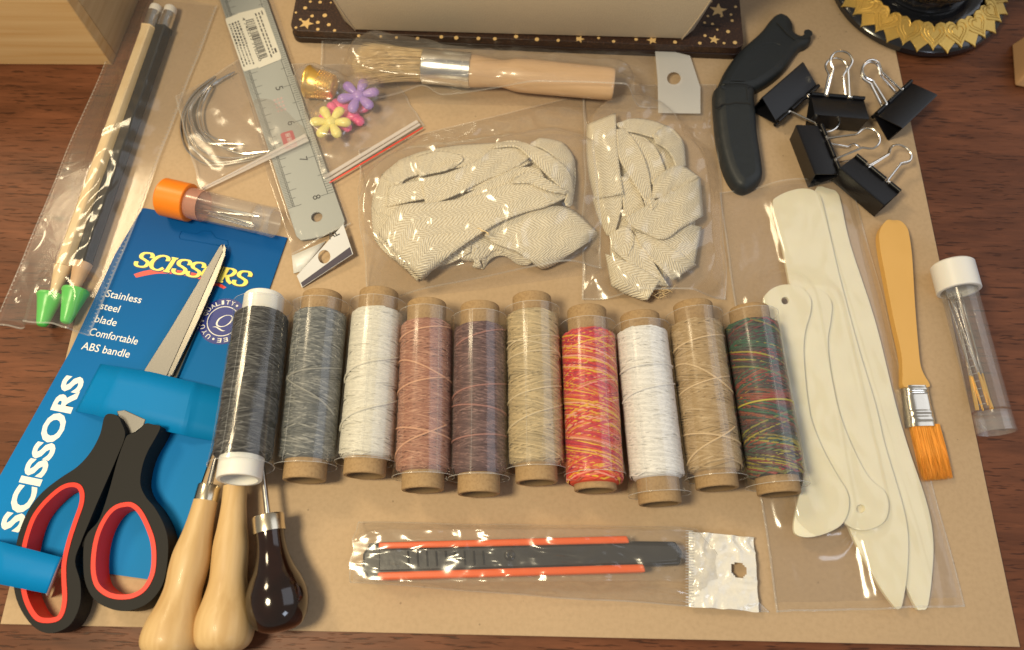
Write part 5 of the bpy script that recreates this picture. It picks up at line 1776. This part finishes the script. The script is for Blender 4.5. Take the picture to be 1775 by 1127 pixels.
def zipline(T, a, b3, w, m, nm, z=2.6):
    A_, B_ = W(*a, z), W(*b3, z); d = B_ - A_; nrm = V((-d.y, d.x, 0)).normalized()
    M_ = frame((A_ + B_) / 2, d)
    T.part(nm, MB().lathe([(-d.length / 2, w * .5), (-d.length / 2 + .2, w), (d.length / 2 - .2, w), (d.length / 2, w * .5)], 10, M_, sy=.45), m)
zipline(T, (562, 308), (724, 210), 1.1, M_zip, 'zip_strip', 3.0)
zipline(T, (566, 314), (728, 215), .8, M_zip, 'zip_strip', 2.6)
zipline(T, (571, 317), (733, 221), .42, M_zipred, 'red_line', 3.0)
# ruler sleeve
bag('ruler_sleeve', 'narrow clear sleeve around the steel ruler', [(376, -8), (470, -8), (610, 392), (508, 446)],
    [((420, 0), (548, 376), 14, 3.6, 2)], zb=2.0, amp=.30, res=70, seed=9, seams=(2,), m=M_film_flat, fscale=.03)
hq = crop(500, 0, 800 / 1775)
# brush bag
T, rows, hg = bag('brush_bag', 'crinkled clear bag around the thick round brush with a punched header', [(560, 48), (1142, 82), (1146, 192), (556, 178)],
    [((650, 105), (735, 118), 13, 21.5, 8), ((735, 118), (1064, 146), 9.5, 21.8, 9)], zb=1.6, amp=1.5, res=130, seed=12, fscale=.075, seams=(0, 2, 3))
hpts = [W(*p, 4) for p in ((1135, 82), (1196, 97), (1214, 152), (1214, 197), (1141, 196), (1140, 140))]
hole_ = [W(1168 + 12 * math.cos(t), 136 + 11 * math.sin(t), 4)[:2] for t in [2 * PI * k / 20 for k in range(20)]]
T.part('punched_header', MB().sheet([p[:2] for p in hpts], 4, holes=[hole_]), M_tab, solid=.25, smooth=0)
# tape bags
bag('tape_bag', 'clear bag around the large heap of cotton tape', [(622, 262), (1012, 166), (1040, 474), (640, 528)],
    [((740, 360), (960, 330), 32, 20, 16), ((740, 400), (950, 390), 24, 20, 18)], zb=1.0, amp=1.7, res=120, seed=15, dashes=(1,), fscale=.06)
bag('tape_bag', 'clear bag around the smaller fanned heap of cotton tape', [(1010, 150), (1240, 150), (1256, 522), (1008, 522)],
    [((1100, 240), (1140, 440), 24, 14.5, 13), ((1140, 300), (1150, 440), 24, 14.5, 13)], zb=1.3, amp=1.8, res=100, seed=18, fscale=.06)
# bone folder bag
bag('folder_bag', 'long clear bag holding the four bone folders', [(1246, 336), (1470, 308), (1670, 1052), (1344, 1062)],
    [((1375, 345), (1565, 1020), 12, 5.6, 12), ((1440, 345), (1600, 1040), 8, 4.5, 12), ((1365, 520), (1425, 880), 13, 9.6, 12), ((1420, 520), (1500, 880), 9, 8, 12)],
    zb=.7, amp=.4, res=110, seed=21, m=M_film_smooth, dashes=(), fscale=.06)
# cutter bag
T, rows, hg = bag('cutter_bag', 'narrow clear bag around the orange railed cutter with a crinkled white header', [(624, 906), (1200, 920), (1332, 1062), (612, 1012)],
    [((648, 965), (1175, 962), 10.5, 11.3, 13)], zb=.8, amp=1.4, res=110, seed=24, fscale=.09)
hp = uc([(1386, 142), (1440, 140), (1540, 160), (1592, 176), (1648, 166), (1664, 300), (1668, 470), (1600, 468), (1500, 455), (1386, 444)])
hole_ = [W(x, y, 2.5)[:2] for x, y in uc([(1586 + 24 * math.cos(t), 300 + 28 * math.sin(t) + 6 * math.cos(t)) for t in [2 * PI * k / 18 for k in range(18)]])]
# crinkled sheet as a grid clipped to the header quad
Qh = [W(*uc([p])[0], 2.5) for p in ((1386, 142), (1648, 166), (1668, 470), (1386, 444))]
rows = []
for i in range(41):
    v = i / 40; row = []
    for k in range(41):
        u = k / 40
        p = (Qh[0] * (1 - u) + Qh[1] * u) * (1 - v) + (Qh[3] * (1 - u) + Qh[2] * u) * v
        q = V((p.x, p.y, 0)) * .085
        zz = 2.6 + 1.6 * (1 - abs(noise.noise(q + V((noise.noise(q * 1.3) * 1.2, 0, 3)))) * 2) * min(1, (u + .02) * 6) + .7 * abs(noise.noise(q * 3))
        row.append(V((p.x, p.y + (.8 * noise.noise(q * 2) if i in (0, 40) else 0), zz)))
    rows.append(row)
g = MB().grid(rows[::-1])
hc_ = W(*uc([(1586, 300)])[0], 3); hr = 3.3
g.f = [f for f in g.f if (V((sum(g.v[i].x for i in f) / 4, sum(g.v[i].y for i in f) / 4, 0)) - V((hc_.x, hc_.y, 0))).length > hr]
ho_ = T.part('crinkled_header', g, M_headsilver, smooth=180)
mb = MB()
for i in range(27):
    v = i / 26
    a = Qh[0].lerp(Qh[3], v)
    mb.box(a.x - 1.7, a.x + 1.6, a.y - .18, a.y + .18, 4.3, 4.5)
T.part('crimped_seam', mb, M_rim, smooth=0)
